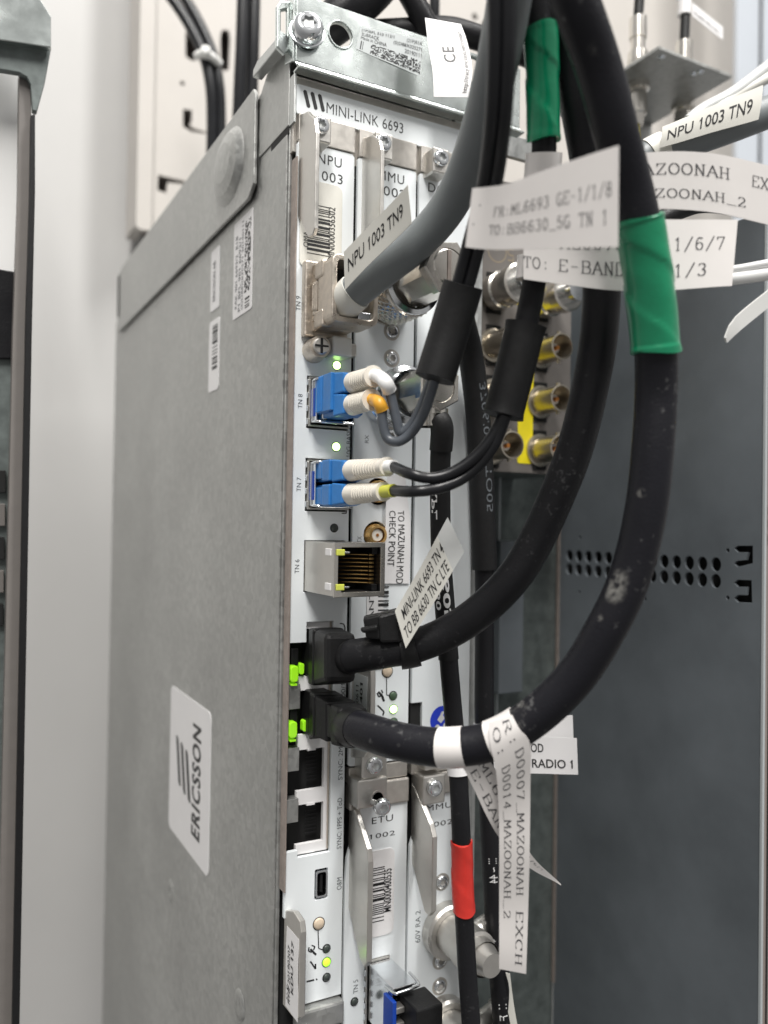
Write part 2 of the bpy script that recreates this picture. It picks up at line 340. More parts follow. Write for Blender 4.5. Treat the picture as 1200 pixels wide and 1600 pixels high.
G = {
 'A': [[(0, 0), (2, 6), (4, 0)], [(.8, 2.2), (3.2, 2.2)]], 'B': [[(.6, 0), (.6, 6), (2.4, 6)]+arc(2.4, 4.6, 1.2, 1.4, 90, -90)+[(.6, 3.2)], [(2.4, 3.2)]+arc(2.4, 1.6, 1.5, 1.6, 90, -90)+[(.6, 0)]],
 'C': [arc(2, 3, 1.9, 3, 50, 310, 14), [(3.4, 4.4), (3.4, 6)]], 'D': [[(.6, 0), (.6, 6), (1.8, 6)]+arc(1.8, 3, 2, 3, 90, -90)+[(.6, 0)]],
 'E': [[(.6, 0), (.6, 6), (3.6, 6), (3.6, 4.8)], [(.6, 3.1), (2.6, 3.1)], [(.6, 0), (3.7, 0), (3.7, 1.3)]], 'F': [[(.6, 0), (.6, 6), (3.6, 6), (3.6, 4.8)], [(.6, 3.1), (2.6, 3.1)]],
 'G': [arc(2, 3, 1.9, 3, 50, 320, 14), [(2.2, 2.6), (3.6, 2.6), (3.6, .4)]], 'H': [[(.6, 0), (.6, 6)], [(3.4, 0), (3.4, 6)], [(.6, 3), (3.4, 3)]],
 'L': [[(.8, 6), (.8, 0), (3.7, 0), (3.7, 1.5)]], 'M': [[(.3, 0), (.5, 6), (2, 2), (3.5, 6), (3.7, 0)]], 'N': [[(.6, 0), (.6, 6), (3.4, 0), (3.4, 6)]],
 'O': [arc(2, 3, 1.9, 3, 0, 360, 18)], 'R': [[(.6, 0), (.6, 6), (2.2, 6)]+arc(2.2, 4.6, 1.3, 1.4, 90, -90)+[(.6, 3.2)], [(2, 3.2), (3.8, 0)]],
 'T': [[(.2, 4.8), (.2, 6), (3.8, 6), (3.8, 4.8)], [(2, 6), (2, 0)]], 'X': [[(.3, 0), (3.7, 6)], [(.3, 6), (3.7, 0)]], 'Z': [[(.4, 4.8), (.4, 6), (3.6, 6), (.3, 0), (3.7, 0), (3.7, 1.3)]],
 '0': [arc(2, 3, 1.5, 3, 0, 360, 18)], '1': [[(1, 5), (2, 6), (2, 0)]], '2': [arc(2, 4.4, 1.5, 1.6, 160, -30, 8)+[(.5, 0), (3.6, 0), (3.6, .9)]],
 '3': [arc(1.9, 4.6, 1.4, 1.4, 150, -80, 8)+arc(1.9, 1.6, 1.6, 1.6, 80, -150, 8)], '4': [[(2.8, 0), (2.8, 6), (.3, 1.8), (3.8, 1.8)]],
 '5': [[(3.4, 6), (.9, 6), (.7, 3.3)]+arc(1.9, 2, 1.6, 1.9, 120, -150, 9)], '6': [[(3.2, 5.6)]+arc(2.1, 3, 1.6, 3, 100, 180, 5)+arc(2, 1.8, 1.5, 1.8, 180, 540, 12)],
 '7': [[(.4, 5), (.4, 6), (3.6, 6), (1.6, 0)]], '8': [arc(2, 4.6, 1.3, 1.4, 0, 360, 12), arc(2, 1.6, 1.6, 1.6, 0, 360, 12)], '9': [arc(2, 4.2, 1.5, 1.8, 0, 360, 12)+[(3.3, 2.2), (1.4, 0)]],
 ':': [[(2, .2), (2, .9)], [(2, 3.2), (2, 3.9)]], '-': [[(.6, 2.8), (3.4, 2.8)]], '_': [[(0, -.6), (4.4, -.6)]], '/': [[(.4, -.5), (3.6, 6.4)]], '.': [[(2, 0), (2, .6)]], ' ': [],
}
SER = set('ABDEFHLMNRTXI1')
def serif(txt, wt=.55):
    k = ('#', txt, wt)
    if k in _cache: return _cache[k]
    vs = []; fs = []; x = 0
    def seg(a, b, w_):
        d = Vector((b[0]-a[0], b[1]-a[1])); l = d.length or 1e-6; d /= l; n = Vector((-d.y, d.x))*w_/2; d = d*w_*.3; o_ = len(vs)
        for q in (Vector(a)-d+n, Vector(a)-d-n, Vector(b)+d-n, Vector(b)+d+n): vs.append((q.x, q.y))
        fs.append((o_, o_+1, o_+2, o_+3))
    for ch in txt:
        for st in G.get(ch, []):
            st = [(x+a, b) for a, b in st]
            for a, b in zip(st, st[1:]):
                hor = abs(a[1]-b[1]) < .3
                seg(a, b, wt*(.6 if hor else 1))
            if ch in SER:
                for e, q in ((st[0], st[1]), (st[-1], st[-2])):
                    if (abs(e[1]) < .05 or abs(e[1]-6) < .05) and abs(q[1]-e[1]) > .5: seg((e[0]-.75, e[1]), (e[0]+.75, e[1]), wt*.55)
        x += 5.0
    _cache[k] = (vs, fs); return _cache[k]
def put(mb, F, txt, u0, u1, v0, v1, m='ink', mode='h', font='sans', bold=0, off=.09, spacing=1):
    # mode h: reads along +u, v is height (flat faces).  up / down: reads along +v / -v.  along: reads along +v of a ribbon, u is height
    vs, fs = sans(txt, bold, spacing) if font == 'sans' else serif(txt)
    xs = [a for a, b in vs]; ys = [b for a, b in vs]; x0, x1, y0, y1 = min(xs), max(xs), min(ys), max(ys)
    out = []
    for a, b in vs:
        gx = (a-x0)/(x1-x0); gy = (b-y0)/max(y1-y0, 1e-6)
        if mode == 'h': u, v = u0+gx*(u1-u0), v0+gy*(v1-v0)
        elif mode == 'up': u, v = u1-gy*(u1-u0), v0+gx*(v1-v0)
        elif mode == 'down': u, v = u0+gy*(u1-u0), v1-gx*(v1-v0)
        else: u, v = u0+gy*(u1-u0), v0+gx*(v1-v0)
        out.append(F.pt(u, v, off))
    mb.add(out, fs, m)
def putpx(mb, txt, a, b, y=0, m='ink_grey', mode='h', bold=0, font='sans', spacing=1, off=.05):
    # print on a face parallel to the front, between the bottom-left corner a and the top-right corner b
    p = ay(*a, y); q = ay(*b, y); put(mb, FlatY(y), txt, p.x, q.x, p.z, q.z, m, mode, font, bold, off, spacing)
def bars(mb, F, u0, u1, v0, v1, n=34, along='v', m='ink', off=.05, seed=1):
    rnd = random.Random(seed); t = 0; L = []
    while t < 1:
        wd = rnd.choice((.6, .6, 1.2, 1.8))/n; gp = rnd.choice((.6, .6, 1.2, 1.6))/n
        if t+wd <= 1: L.append((t, t+wd))
        t += wd+gp
    for a, b in L:
        if along == 'v': c = [(u0, v0+a*(v1-v0)), (u1, v0+a*(v1-v0)), (u1, v0+b*(v1-v0)), (u0, v0+b*(v1-v0))]
        else: c = [(u0+a*(u1-u0), v0), (u0+b*(u1-u0), v0), (u0+b*(u1-u0), v1), (u0+a*(u1-u0), v1)]
        mb.add([F.pt(u, v, off) for u, v in c], [(0, 1, 2, 3)], m)
def matrix(mb, F, u0, u1, v0, v1, nx, ny, m='ink', off=.05, seed=3, fill=.5):
    rnd = random.Random(seed)
    for i in range(nx):
        for j in range(ny):
            if rnd.random() < fill:
                a, b = u0+(u1-u0)*i/nx, u0+(u1-u0)*(i+1)/nx; c, d = v0+(v1-v0)*j/ny, v0+(v1-v0)*(j+1)/ny
                mb.add([F.pt(a, c, off), F.pt(b, c, off), F.pt(b, d, off), F.pt(a, d, off)], [(0, 1, 2, 3)], m)
class Path:
    def __init__(s, spec, n=8):
        s.k = [ad(*q) if isinstance(q, tuple) else q for q in spec]; s.p = catmull(s.k, n)
    def near(s, px, py):
        best = None
        for i, p in enumerate(s.p):
            d = p-CAM; z = d.dot(fw); x = 600+FPX*d.dot(RT)/z; y = 800+FPX*d.dot(DN)/z; e = (x-px)**2+(y-py)**2
            if best is None or e < best[0]: best = (e, i)
        return best[1]
    def sub(s, a, b):
        i, j = s.near(*a), s.near(*b)
        if i > j: i, j = j, i
        j = max(j, i+1); q = s.p[i:j+1]
        if len(q) < 4: q = catmull(q, 4)
        return q
def wire(spec, r, m, name, parent, n=20, seg=8):
    P = Path(spec, seg); mb = MB(); mb.tube(P.p, r, m, n); ob = mb.build(name, parent); return P, ob
def wrinkle(pts, r, m, amp=.12, n=28, seed=1, lip=.25):
    # a wound sleeve of tape: slightly uneven, with a raised end
    rnd = random.Random(seed); ph = [rnd.random()*6 for _ in range(3)]
    mb = MB(); pts = catmull(pts, 3) if len(pts) < 40 else pts; n = 40; L = len(pts)
    nrm = (pts[1]-pts[0]).orthogonal().normalized(); vs = []
    for i in range(L):
        T = (pts[min(i+1, L-1)]-pts[max(i-1, 0)]).normalized(); nrm = (nrm-T*nrm.dot(T)).normalized(); b = T.cross(nrm); t = i/(L-1)
        for k in range(n):
            a = 2*PI*k/n; rr = r+amp*(.45*math.sin(2*a+5*t+ph[0])*math.sin(3*t+ph[1])+.3*math.sin(5*a-4*t+ph[2])*(.4+t)+.12*math.sin(23*t+3*a))
            rr += .22*amp/.2*(1 if (a/(2*PI)+t*1.0+ph[0]) % 1 < .5 else 0)          # the edge of the wound tape
            if t < .05 or t > .96: rr += lip*.5*(.5+.5*math.sin(a+ph[1]))
            vs.append(pts[i]+nrm*(rr*math.cos(a))+b*(rr*math.sin(a))+T*(.5*math.sin(2*a+ph[2]) if i in (0, L-1) else 0))
    mb.add(vs, [(i*n+k, i*n+(k+1) % n, (i+1)*n+(k+1) % n, (i+1)*n+k) for i in range(L-1) for k in range(n)], m, True)
    mb.add(vs[:n]+vs[-n:], [list(range(n))[::-1], list(range(n, 2*n))], m); return mb
# ================================================================== SETTING
b = MB(); b.box(-700, 900, 372, 380, -700, 800, 'wallwhite'); b.build('back_wall', kind='structure')
# beige perforated mounting panel with hooks, upper part of the cabinet
def pxloop(L, y): return [xz(px, py, y) for px, py in L]
YP = 328
b = MB(); p0 = ay(220, 345, YP)
holes = [pxloop([(351, 46), (358, 48), (360, 60), (358, 108), (352, 112), (345, 106), (344, 60), (346, 48)], YP),
         circ(*xz(285, 130, YP), 1.6), circ(*xz(742, 26, YP), 2.8), circ(*xz(757, 37, YP), 2.4),
         pxloop([(286, 170), (300, 172), (300, 190), (296, 194), (302, 200), (322, 206), (322, 209), (300, 206), (286, 198)], YP),
         pxloop([(247, 273), (290, 283), (288, 288), (262, 285), (260, 302), (246, 297)], YP),
         pxloop([(290, 48), (312, 70), (316, 92), (300, 95), (290, 88)], YP)]
b.plateY([rect(p0.x, 700, 197, 800)]+holes, YP, YP+3, 'beige')
b.plateY([rrect(p0.x-4, p0.x+6, 192, 800, 3)], YP-5, YP+1, 'beige')
b.box(p0.x-4, p0.x+3, YP, YP+30, 195, 800, 'beige')
ob = b.build('mounting_panel', bev=.6); tag(ob, 'beige perforated sheet panel with hook slots behind the silver box', 'panel')
b = MB(); b.box(p0.x, 700, YP+20, YP+22, 197, 800, 'brownpaint'); b.build('panel_back', kind='structure')

# cabinet post at the far right top, pale blue grey
b = MB(); a = ay(1152, 100, 250); b.box(a.x, a.x+60, 250, 254, -60, 800, 'coolgrey'); b.box(a.x+28, a.x+30, 248, 250, -60, 800, 'void')
tag(b.build('cabinet_post', bev=.6), 'pale blue grey cabinet post at the upper right edge', 'post')

# ================================================================== equipment edge at the far left
YL = 70
t = thing('side_bracket', 'bright galvanised bracket and frame at the left edge of the view', 'bracket', ay(40, 1600, YL))
def pl(L, y0, y1, m, name, bev=.3):
    q = MB(); q.plateY([pxloop(L, y0)], y0, y1, m, bev); return q.build(name, t)
pl([(-120, -60), (40, -60), (64, 0), (80, 26), (80, 74), (0, 62), (-120, 50)], YL-3, YL, 'plated', 'bracket_plate')
pl([(-120, 54), (0, 64), (80, 76), (70, 130), (58, 174), (51, 172), (48, 132), (42, 120), (30, 113), (0, 108), (-120, 96)], YL+1, YL+4, 'greengrey', 'bracket_return')
pl([(30, 113), (48, 130), (52, 300), (47, 500), (20, 1700), (-8, 1700), (20, 520), (28, 300)], YL+4, YL+10, 'bncface', 'frame_stile')
pl([(48, 180), (55, 176), (55, 300), (50, 520), (29, 1700), (17, 1700), (40, 500), (46, 300)], YL, YL+3, 'black', 'rubber_edge')
pl([(-150, 90), (35, 112), (32, 300), (25, 440), (-150, 400)], YL+14, YL+16, 'white', 'upper_panel')  # plain white: the glare on the bright steel is put into the colour
pl([(-150, 395), (26, 425), (20, 560), (-150, 560)], YL+12, YL+14, 'rubber', 'dark_panel')
pl([(-150, 560), (22, 560), (6, 1700), (-150, 1700)], YL+14, YL+18, 'greengrey', 'lower_panel')
for k in range(5):
    q = MB(); q.plateY([pxloop([(-40, 735+k*52), (9-k, 735+k*52), (9-k, 770+k*52), (-40, 770+k*52)], YL+12)], YL+12, YL+14, 'bncface' if k % 2 else 'void', .2); q.build('vent_slot', t)


# ================================================================== SUBRACK
t = sub = thing('subrack', 'tall galvanised steel equipment box with ERICSSON sticker, standing on end', 'equipment box', (30, 0, -330))
b = MB(); b.plateX([[(3.5, -330), (283, -330), (283, 118), (268, 121), (230, 128), (18.7, 140), (18.7, 121), (3.5, 121)]], 0, 1.2, 'galv', .25); b.build('side_plate', t)
b = MB(); b.plateX([[(4.5, -330), (18.7, -330), (18.7, 119), (4.5, 119)]], -.5, 0, 'galv', .15); b.build('front_fold', t)
b = MB(); b.plateX([[(3.6, 121.5), (30, 121.5), (30, 142), (21, 148), (3.6, 152)]], -.45, -.02, 'galv', .15); b.build('bracket_cheek', t)
b = MB(); b.plateX([[(3.6, 119), (18.7, 119), (18.7, 121.5), (3.6, 121.5)]], -.3, .6, 'void'); b.build('side_notch', t)
# flap of the upper cover folded over the side, with a pressed dome
b = MB()
fl = [(30.5, 113), (30.5, 143), (32.5, 145.5), (262, 145.5), (269, 142), (269, 112), (266, 109.6), (36, 109.6)]
b.plateX([fl], -2.0, -.7, 'galv', .35); b.build('cover_flap', t)
b = MB(); c0 = ax(358, 262, -2)
for (h0, r0_), (h1, r1_) in zip([(0, 1), (.6, .95), (2.2, .78), (3.4, .5), (3.8, .22)], [(.6, .95), (2.2, .78), (3.4, .5), (3.8, .22), (3.85, .001)]):
    n = 28; ring = lambda h, r: [V(c0.x-h, c0.y+17*r*math.cos(2*PI*i/n)-h*.6, c0.z+13.5*r*math.sin(2*PI*i/n)) for i in range(n)]
    b.add(ring(h0, r0_)+ring(h1, r1_), [(i, (i+1) % n, n+(i+1) % n, n+i) for i in range(n)], 'galv', True)
dm = b.build('pressed_dome', t)
b = MB(); c1 = ax(340, 256, -4.4); n = 18
b.add([V(c1.x-.1, c1.y+2.2*math.cos(2*PI*i/n), c1.z+2.6*math.sin(2*PI*i/n)) for i in range(n)]+[V(c1.x+1.4, c1.y+2.2*math.cos(2*PI*i/n), c1.z+2.6*math.sin(2*PI*i/n)) for i in range(n)], [list(range(n))]+[(i, (i+1) % n, n+(i+1) % n, n+i) for i in range(n)], 'void'); b.build('dome_hole', dm)
b = MB(); b.box(-2, 1, 262, 270, 118, 144, 'galv'); b.build('flap_corner', t, bev=.8)
b = MB(); b.box(1.3, 66.5, 5, 283, 144.2, 145.4, 'galv'); b.build('top_plate', t, bev=.2)
b = MB(); b.box(1.3, 66.5, 281, 283, -330, 144, 'galv'); b.build('rear_plate', t)
b = MB(); b.box(66.9, 68.9, .8, 280, -330, 134, 'galv_front'); b.build('right_plate', t, bev=.3)
b = MB(); b.box(68.9, 71.5, 2.5, 6, -330, 134, 'galv_front'); b.build('right_fold', t, bev=.3)
b = MB(); b.box(1.4, 66.6, 6, 9, -330, 111, 'void'); b.build('dark_interior', t)
for z in (-161, -230): b = MB(); p = V(0, 34.8, z); b.lathe(p, (-1, 0, 0), [(0, 5), (.5, 4.6), (.7, 2.6), (.2, 1.6), (.2, 0)], 'galv', soft=True); b.build('rivet', t)
b = MB(); p = ax(267, 1392, 0); b.lathe(p, (-1, 0, 0), [(0, 5), (.5, 4), (.6, 1.6), (.1, 1), (.1, 0)], 'galv', soft=True); b.build('rivet', t)
# front frame rail above the units
b = MB(); b.box(.3, 66.6, 1.6, 4, 112.8, 136.2, 'tanplate'); b.build('front_rail', t, bev=.2)
b = MB(); b.box(-.2, .6, -.2, 4, 121, 136, 'galv_front'); b.build('rail_edge', t, bev=.15)
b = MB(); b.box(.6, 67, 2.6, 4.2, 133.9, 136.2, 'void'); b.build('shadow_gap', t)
F = FlatY(.9)
b = MB(); b.plateY([rrect(.7, 67, 124.4, 133.5, 1.1)], .9, 1.55, 'face', .1)
putpx(b, 'MINI-LINK 6693', (510, 176.5), (630, 193), .9, 'ink', bold=-.004, spacing=1.02)
p = ay(510, 176, .9); q = ay(630, 206, .9)
for k in range(3):
    x = ay(474+11.5*k, 160, .9).x; b.add([F.pt(x+a, z, .06) for a, z in ((-.15, 131.6), (.05, 132.0), (.5, 132.2), (1.0, 131.95), (1.15, 131.6), (2.3, 127.6), (2.15, 127.15), (1.65, 126.9), (1.15, 127.15), (1.0, 127.6))], [tuple(range(10))[::-1]], 'ink')
b.build('title_plate', t)
# sloping zinc plated mounting bracket above
b = MB(); h1 = circ(14.6, 151.4, 3.9, 22); h2 = rrect(58, 69.5, 150.0, 158.6, 4.2, 6)
b.plateY([[(-.2, 139), (84, 139), (84, 160), (.5, 160), (-.2, 158)], h1, h2], -.9, .8, 'plated', .35)
b.build('mounting_bracket', t)
for ctr, r_ in ((h1, 0), (h2, 0)):
    q = MB(); cx = sum(a for a, _ in ctr)/len(ctr); cz = sum(z for _, z in ctr)/len(ctr)
    out = [(cx+(a-cx)*1.14, cz+(z-cz)*1.14) for a, z in ctr]; q.plateY([out, ctr], -1.25, -.9, 'plated', .15); q.build('hole_rim', t)
b = MB(); F2 = []
for k in range(8):
    a = math.radians(90*k/7); F2.append((-.9+0-2.2*(1-math.cos(a)), 139-2.2*math.sin(a)))
n = len(F2); vs = [V(-.2, y, z) for y, z in F2]+[V(84, y, z) for y, z in F2]
b.add(vs, [(i, i+1, n+i+1, n+i) for i in range(n-1)], 'plated', True)
b.box(-.2, 84, -3.6, .8, 136.2, 136.9, 'plated'); b.build('bracket_lip', t, bev=.2)
b = MB(); b.plateX([[(-.6, 139), (-.6, 163), (3, 163), (6, 160), (6, 141)]], -1.1, -.1, 'plated', .3); b.build('bracket_side', t)
b = MB(); q0 = [ay(*p, 3) for p in ((431, 12), (437, 3), (452, 4), (453, 78), (443, 86), (431, 74))]
b.plateY([[(p.x, p.z) for p in q0], pxloop([(438, 18), (447, 16), (447, 56), (438, 50)], 3)], 2.2, 4, 'plated', .4); b.build('bracket_lug', t)
b = MB(); b.plateX([[(4, 144.4), (4, 147.6), (22, 149.2), (26, 148), (26, 145.6)]], -4.4, -1.1, 'galv_front', .3); b.build('lug_return', t)
# big pan head screw
star = lambda cx, cz, r, k=6, d=.28: [(cx+r*(1-d*(.5-.5*math.cos(k*a)))*math.cos(a), cz+r*(1-d*(.5-.5*math.cos(k*a)))*math.sin(a)) for a in [2*PI*i/48 for i in range(48)]]
def screw_mb(r, h, rec, m='bright', flange=0):
    q = MB()
    if flange: q.lathe((0, 0, 0), (0, -1, 0), [(0, flange), (.7, flange), (.8, flange*.92)], m, 28)
    rr = rec*1.25; pr_ = [(0, r*.97)]+[(h*(1-(1-k/6)**2)*1.0, r-(r-rr)*(k/6)**2.0) for k in range(7)]
    q.lathe((0, 0, 0), (0, -1, 0), pr_, m, 30, soft=True)
    q.plateY([circ(0, 0, rr, 30), star(0, 0, rec)], -h-.02, -h+.9, m)
    q.lathe((0, 0, 0), (0, -1, 0), [(h-.8, rec*1.05), (h-.8, 0)], 'galv_front', 20); return q
b = screw_mb(5.0, 4.6, 2.3, 'bright', 5.4); me = proto(b, 'large_screw'); p = ay(480, 38, -4.5)
inst(me, 'large_screw', t, (p.x+1.4, -.9, p.z-.4), (math.radians(-12), 0, math.radians(-14)))
# bracket sticker and CE flag
b = MB(); P4 = [ay(*p, -1) for p in ((556, 76), (660, 121), (663, 62), (563, 42))]
R_ = Rib([P4[0], P4[1]], [P4[3], P4[2]]); b.ribbon(R_, 'label_grey', 2, 4, .15)
put(b, R_, '(1P)BFL 510 113/1', .80, .93, .03, .52, mode='along'); put(b, R_, '(21P)R1A', .80, .93, .72, .97, mode='along')
put(b, R_, 'SUBRACK', .64, .77, .04, .30, mode='along'); put(b, R_, '(S)D88X035271', .64, .77, .52, .97, mode='along')
put(b, R_, 'Made in CHINA', .49, .61, .04, .42, mode='along'); put(b, R_, '20190111', .49, .61, .70, .97, mode='along')
bars(b, R_, .05, .42, .05, .17, 9, 'v', seed=5); matrix(b, R_, .05, .42, .2, .96, 14, 44, seed=8); b.build('product_sticker', t)
b = MB(); L4 = [ad(678, 151, 256), ad(676, 110, 257), ad(669, 70, 260), ad(664, 28, 262)]; R4 = [ad(733, 152, 256), ad(738, 110, 256), ad(731, 70, 259), ad(720, 38, 262)]
R_ = Rib(L4, R4); b.ribbon(R_, 'label_matt', 5, 16, .2)
put(b, R_, 'CE', .36, .62, .46, .64, mode='along'.replace('along', 'flagup')) if 0 else None
class Up:                                       # turn a ribbon a quarter: print runs along v, its top towards u = 0
    def __init__(s, R): s.R = R
    def pt(s, u, v, off=0): return s.R.pt(1-u, v, off)
U = Up(R_); put(b, U, 'CE', .37, .67, .42, .63, mode='along', bold=.015, spacing=1.2); put(b, U, 'http://tracy.ericsson.net/contact', .05, .21, .05, .86, mode='along'); b.build('ce_flag_label', t)
# stickers on the side
class SideX:
    def __init__(s, y0, y1, z0, z1, x=0): s.a = (y0, y1, z0, z1, x)
    def pt(s, u, v, off=0): y0, y1, z0, z1, x = s.a; return V(x-off, y0+(y1-y0)*u, z0+(z1-z0)*v)
def sideplate(L, x, m, name, r=2):
    ys = [ax(*p, x).y for p in L]; zs = [ax(*p, x).z for p in L]; y0, y1, z0, z1 = min(ys), max(ys), min(zs), max(zs)
    q = MB(); q.plateX([rrect(y0, y1, z0, z1, r)], x-.22, x, m, .05); return q, SideX(y1, y0, z0, z1, x-.22), name   # u from far to near
q, Fs, nm = sideplate([(329, 1113), (268, 1079), (326, 1373)], -.02, 'label_matt', 'maker_sticker', 3.4)
put(q, Fs, 'ERICSSON', .60, .80, .145, .86, 'ink', 'up', bold=.03, spacing=1.15)
# u1 side is near edge; print top points to the far edge
for k in range(3):
    uc = .17+.125*k; vb, vt = .68-.02*k, .37-.02*k
    z = [(uc, vb), (uc+.035, vb+.006), (uc+.07, vb-.015), (uc+.155, vt), (uc+.12, vt-.008), (uc+.085, vt+.012)]
    q.add([Fs.pt(u, v, .06) for u, v in z], [tuple(range(6))], 'ink')
q.build(nm, t)
q, Fs, nm = sideplate([(367, 352), (396, 348), (366, 500)], -.02, 'label_matt', 'serial_sticker', .8)
matrix(q, Fs, .62, .92, .20, .92, 8, 40, seed=12); bars(q, Fs, .66, .90, .04, .16, 7, 'v', seed=2)
for u, a_, b_, s_ in ((.12, .1, .85, 'FAK 901 6693/2  R1B'), (.3, .05, .8, 'P1 BFL 901 6693/1'), (.46, .05, .95, '(S)D88X035271 20190111')): put(q, Fs, s_, u, u+.12, a_, b_, 'ink_grey', 'up')
q.build(nm, t)
q, Fs, nm = sideplate([(331, 395), (344, 385), (331, 488)], -.02, 'label_matt', 'narrow_sticker', .8); put(q, Fs, 'ERICSSON AB', .3, .6, .15, .8, 'ink_soft', 'up'); q.build(nm, t)
q, Fs, nm = sideplate([(328, 505), (344, 497), (329, 613)], -.02, 'label_matt', 'barcode_sticker', 1.6); bars(q, Fs, .35, .85, .3, .92, 26, 'v', seed=9); q.build(nm, t)

# ================================================================== small shared pieces
SCREW = proto(screw_mb(2.75, 1.7, 1.45), 'screw')
q = MB(); q.lathe((0, 0, 0), (0, -1, 0), [(0, 2.75), (.05, 2.7)], 'void', 24); SSCREW_REC = q
q = screw_mb(2.15, .8, 1.2, 'bright'); q.lathe((0, .02, 0), (0, -1, 0), [(0, 0), (0, 2.9), (.04, 2.9), (.04, 0)], 'tanplate', 24); SSCREW = proto(q, 'screw')
def led_mesh(m, r=1.25):
    q = MB(); q.lathe((0, 0, 0), (0, -1, 0), [(.02, 0), (.02, r+.28), (.12, r+.28)], 'ink', 20)
    q.lathe((0, 0, 0), (0, -1, 0), [(.02, r), (.3, r), (.55, r*.7), (.65, 0)], m, 20, soft=True); return proto(q, 'led')
LED_ON, LED_LIME, LED_OFF, LED_OFFG = led_mesh('led'), led_mesh('led_dim'), led_mesh('led_off', 1.1), led_mesh('led_offg', 1.25)
BTN = led_mesh('button', 1.75)
def at(me, name, parent, px, py, y=0, **k):
    p = ay(px, py, y); return inst(me, name, parent, (p.x, y, p.z), **k)
def block(parent, px, py, hx=3.2, hz=4.0, d=6.2, m='satin', sx=0, sz=0, depth0=1.6):
    # screw block of an ejector, its screw centred on the pixel
    p = ay(px, py, -d-.5); q = MB(); q.box(p.x-hx+sx, p.x+hx+sx, -d, depth0, p.z-hz+sz, p.z+hz+sz, m); bo = q.build('screw_block', parent, bev=.5)
    return inst(SCREW, 'screw', bo, (p.x, -d, p.z))
def tab(parent, x, prof, m='satin', th=1.7, name='ejector_handle'):
    q = MB(); q.plateX([prof], x, x+th, m, .3); return q.build(name, parent)

# ================================================================== NPU 1003
t = npu = thing('plug_in_unit', 'tall white NPU 1003 plug-in unit, leftmost in the silver box', 'plug-in unit', (11, 0, -146), 'plug-in units of the subrack')
p7, p6 = rect(5.7, 19.8, 3.7, 19.8), rect(5.7, 19.5, -20.9, -5.2)
out = [(1.5, -117.5), (1.5, 112), (2.5, 113), (20.6, 113), (20.6, -103)]
face = [(5.0, -145.2), (20.5, -145.2), (20.5, 114.8), (19.6, 115.8), (2.0, 115.8), (1.3, 115), (1.3, -36.1), (6.9, -36.1), (6.9, -30.0), (15.9, -30.0), (15.9, -100.7), (5.2, -100.7), (5.2, -98.5), (1.2, -98.5), (1.2, -118), (5.0, -118)]
usb = rrect(11.0, 15.4, -114.6, -105.4, .5)
p8 = rect(5.7, 19.8, 28.9, 44.8)
b = MB(); b.plateY([face, p8, p7, p6, usb], 0, 1.4, 'face', .12); 
for s_, px, py in (('TN 9', 466, 474), ('TN 8', 469, 627), ('TN 7', 467, 757), ('TN 6', 464, 885)): putpx(b, s_, (px-3.7, py+11), (px+3.7, py-11), 0, 'ink_grey', 'up')
putpx(b, '10G BASE-T/X', (541, 714), (549, 652), 0, 'ink_grey', 'up')
putpx(b, '10/100/1000', (532, 1113), (540, 1045), 0, 'ink_grey', 'up')
putpx(b, 'SYNC: 2MHz', (528, 1219), (536, 1152), 0, 'ink_grey', 'up')
putpx(b, 'SYNC: 1PPS + ToD', (526, 1327), (534.5, 1246), 0, 'ink_grey', 'up')
putpx(b, 'O&M', (526, 1391), (534, 1370), 0, 'ink_grey', 'up')
putpx(b, 'NPU', (496, 254), (534, 248), 0, 'ink', spacing=1.1); putpx(b, '1003', (492, 279), (535.5, 274), 0, 'ink', spacing=1.1)
# printed icons: line from button to led, wrench, tick, exclamation
def pline(mb, pts, w_=1.6, y=0, m='ink'):
    for (a, c) in zip(pts, pts[1:]):
        d = math.hypot(c[0]-a[0], c[1]-a[1]) or 1; nx, ny = -(c[1]-a[1])/d*w_/2, (c[0]-a[0])/d*w_/2
        mb.add([ay(a[0]+nx, a[1]+ny, y-.06), ay(a[0]-nx, a[1]-ny, y-.06), ay(c[0]-nx, c[1]-ny, y-.06), ay(c[0]+nx, c[1]+ny, y-.06)], [(0, 1, 2, 3)], m)
pline(b, [(497, 1454), (498, 1482), (504, 1484)]); pline(b, [(485, 1483), (494, 1492)], 3.4); pline(b, [(483, 1480), (482, 1486), (487, 1488)], 2); pline(b, [(487, 1477), (492, 1479), (490, 1484)], 2)
pline(b, [(485, 1502), (493, 1514), (493, 1506)], 2.4); pline(b, [(479, 1534), (491, 1531)], 2.6); pline(b, [(493.5, 1530.5), (496, 1530)], 2.6)
# port brackets printed round TN7 and plug
pline(b, [(534, 802), (541, 802), (541, 794)], 1.8); pline(b, [(531, 974), (537, 975), (539, 980), (539, 990)], 1.8)
b.build('faceplate', t)
b = MB(); b.box(.7, 1.15, -.9, 3, -110, 110.5, 'brown'); b.build('side_edge', t)
b = MB(); b.box(1.5, 20.4, -.45, 1.5, 116.0, 124.2, 'tanplate')
b.build('ejector_foot', t, bev=.2)
block(t, 501, 196, 3.2, 4.0, 6.3, sx=.6, sz=-.6)
tab(t, 1.7, [(1.0, 124), (-6.3, 122), (-11.5, 117.5), (-12.9, 113), (-12.9, 85.2), (-11.6, 83.6), (-8, 84), (-2, 91.5), (1.0, 93)], 'satin', 1.35)
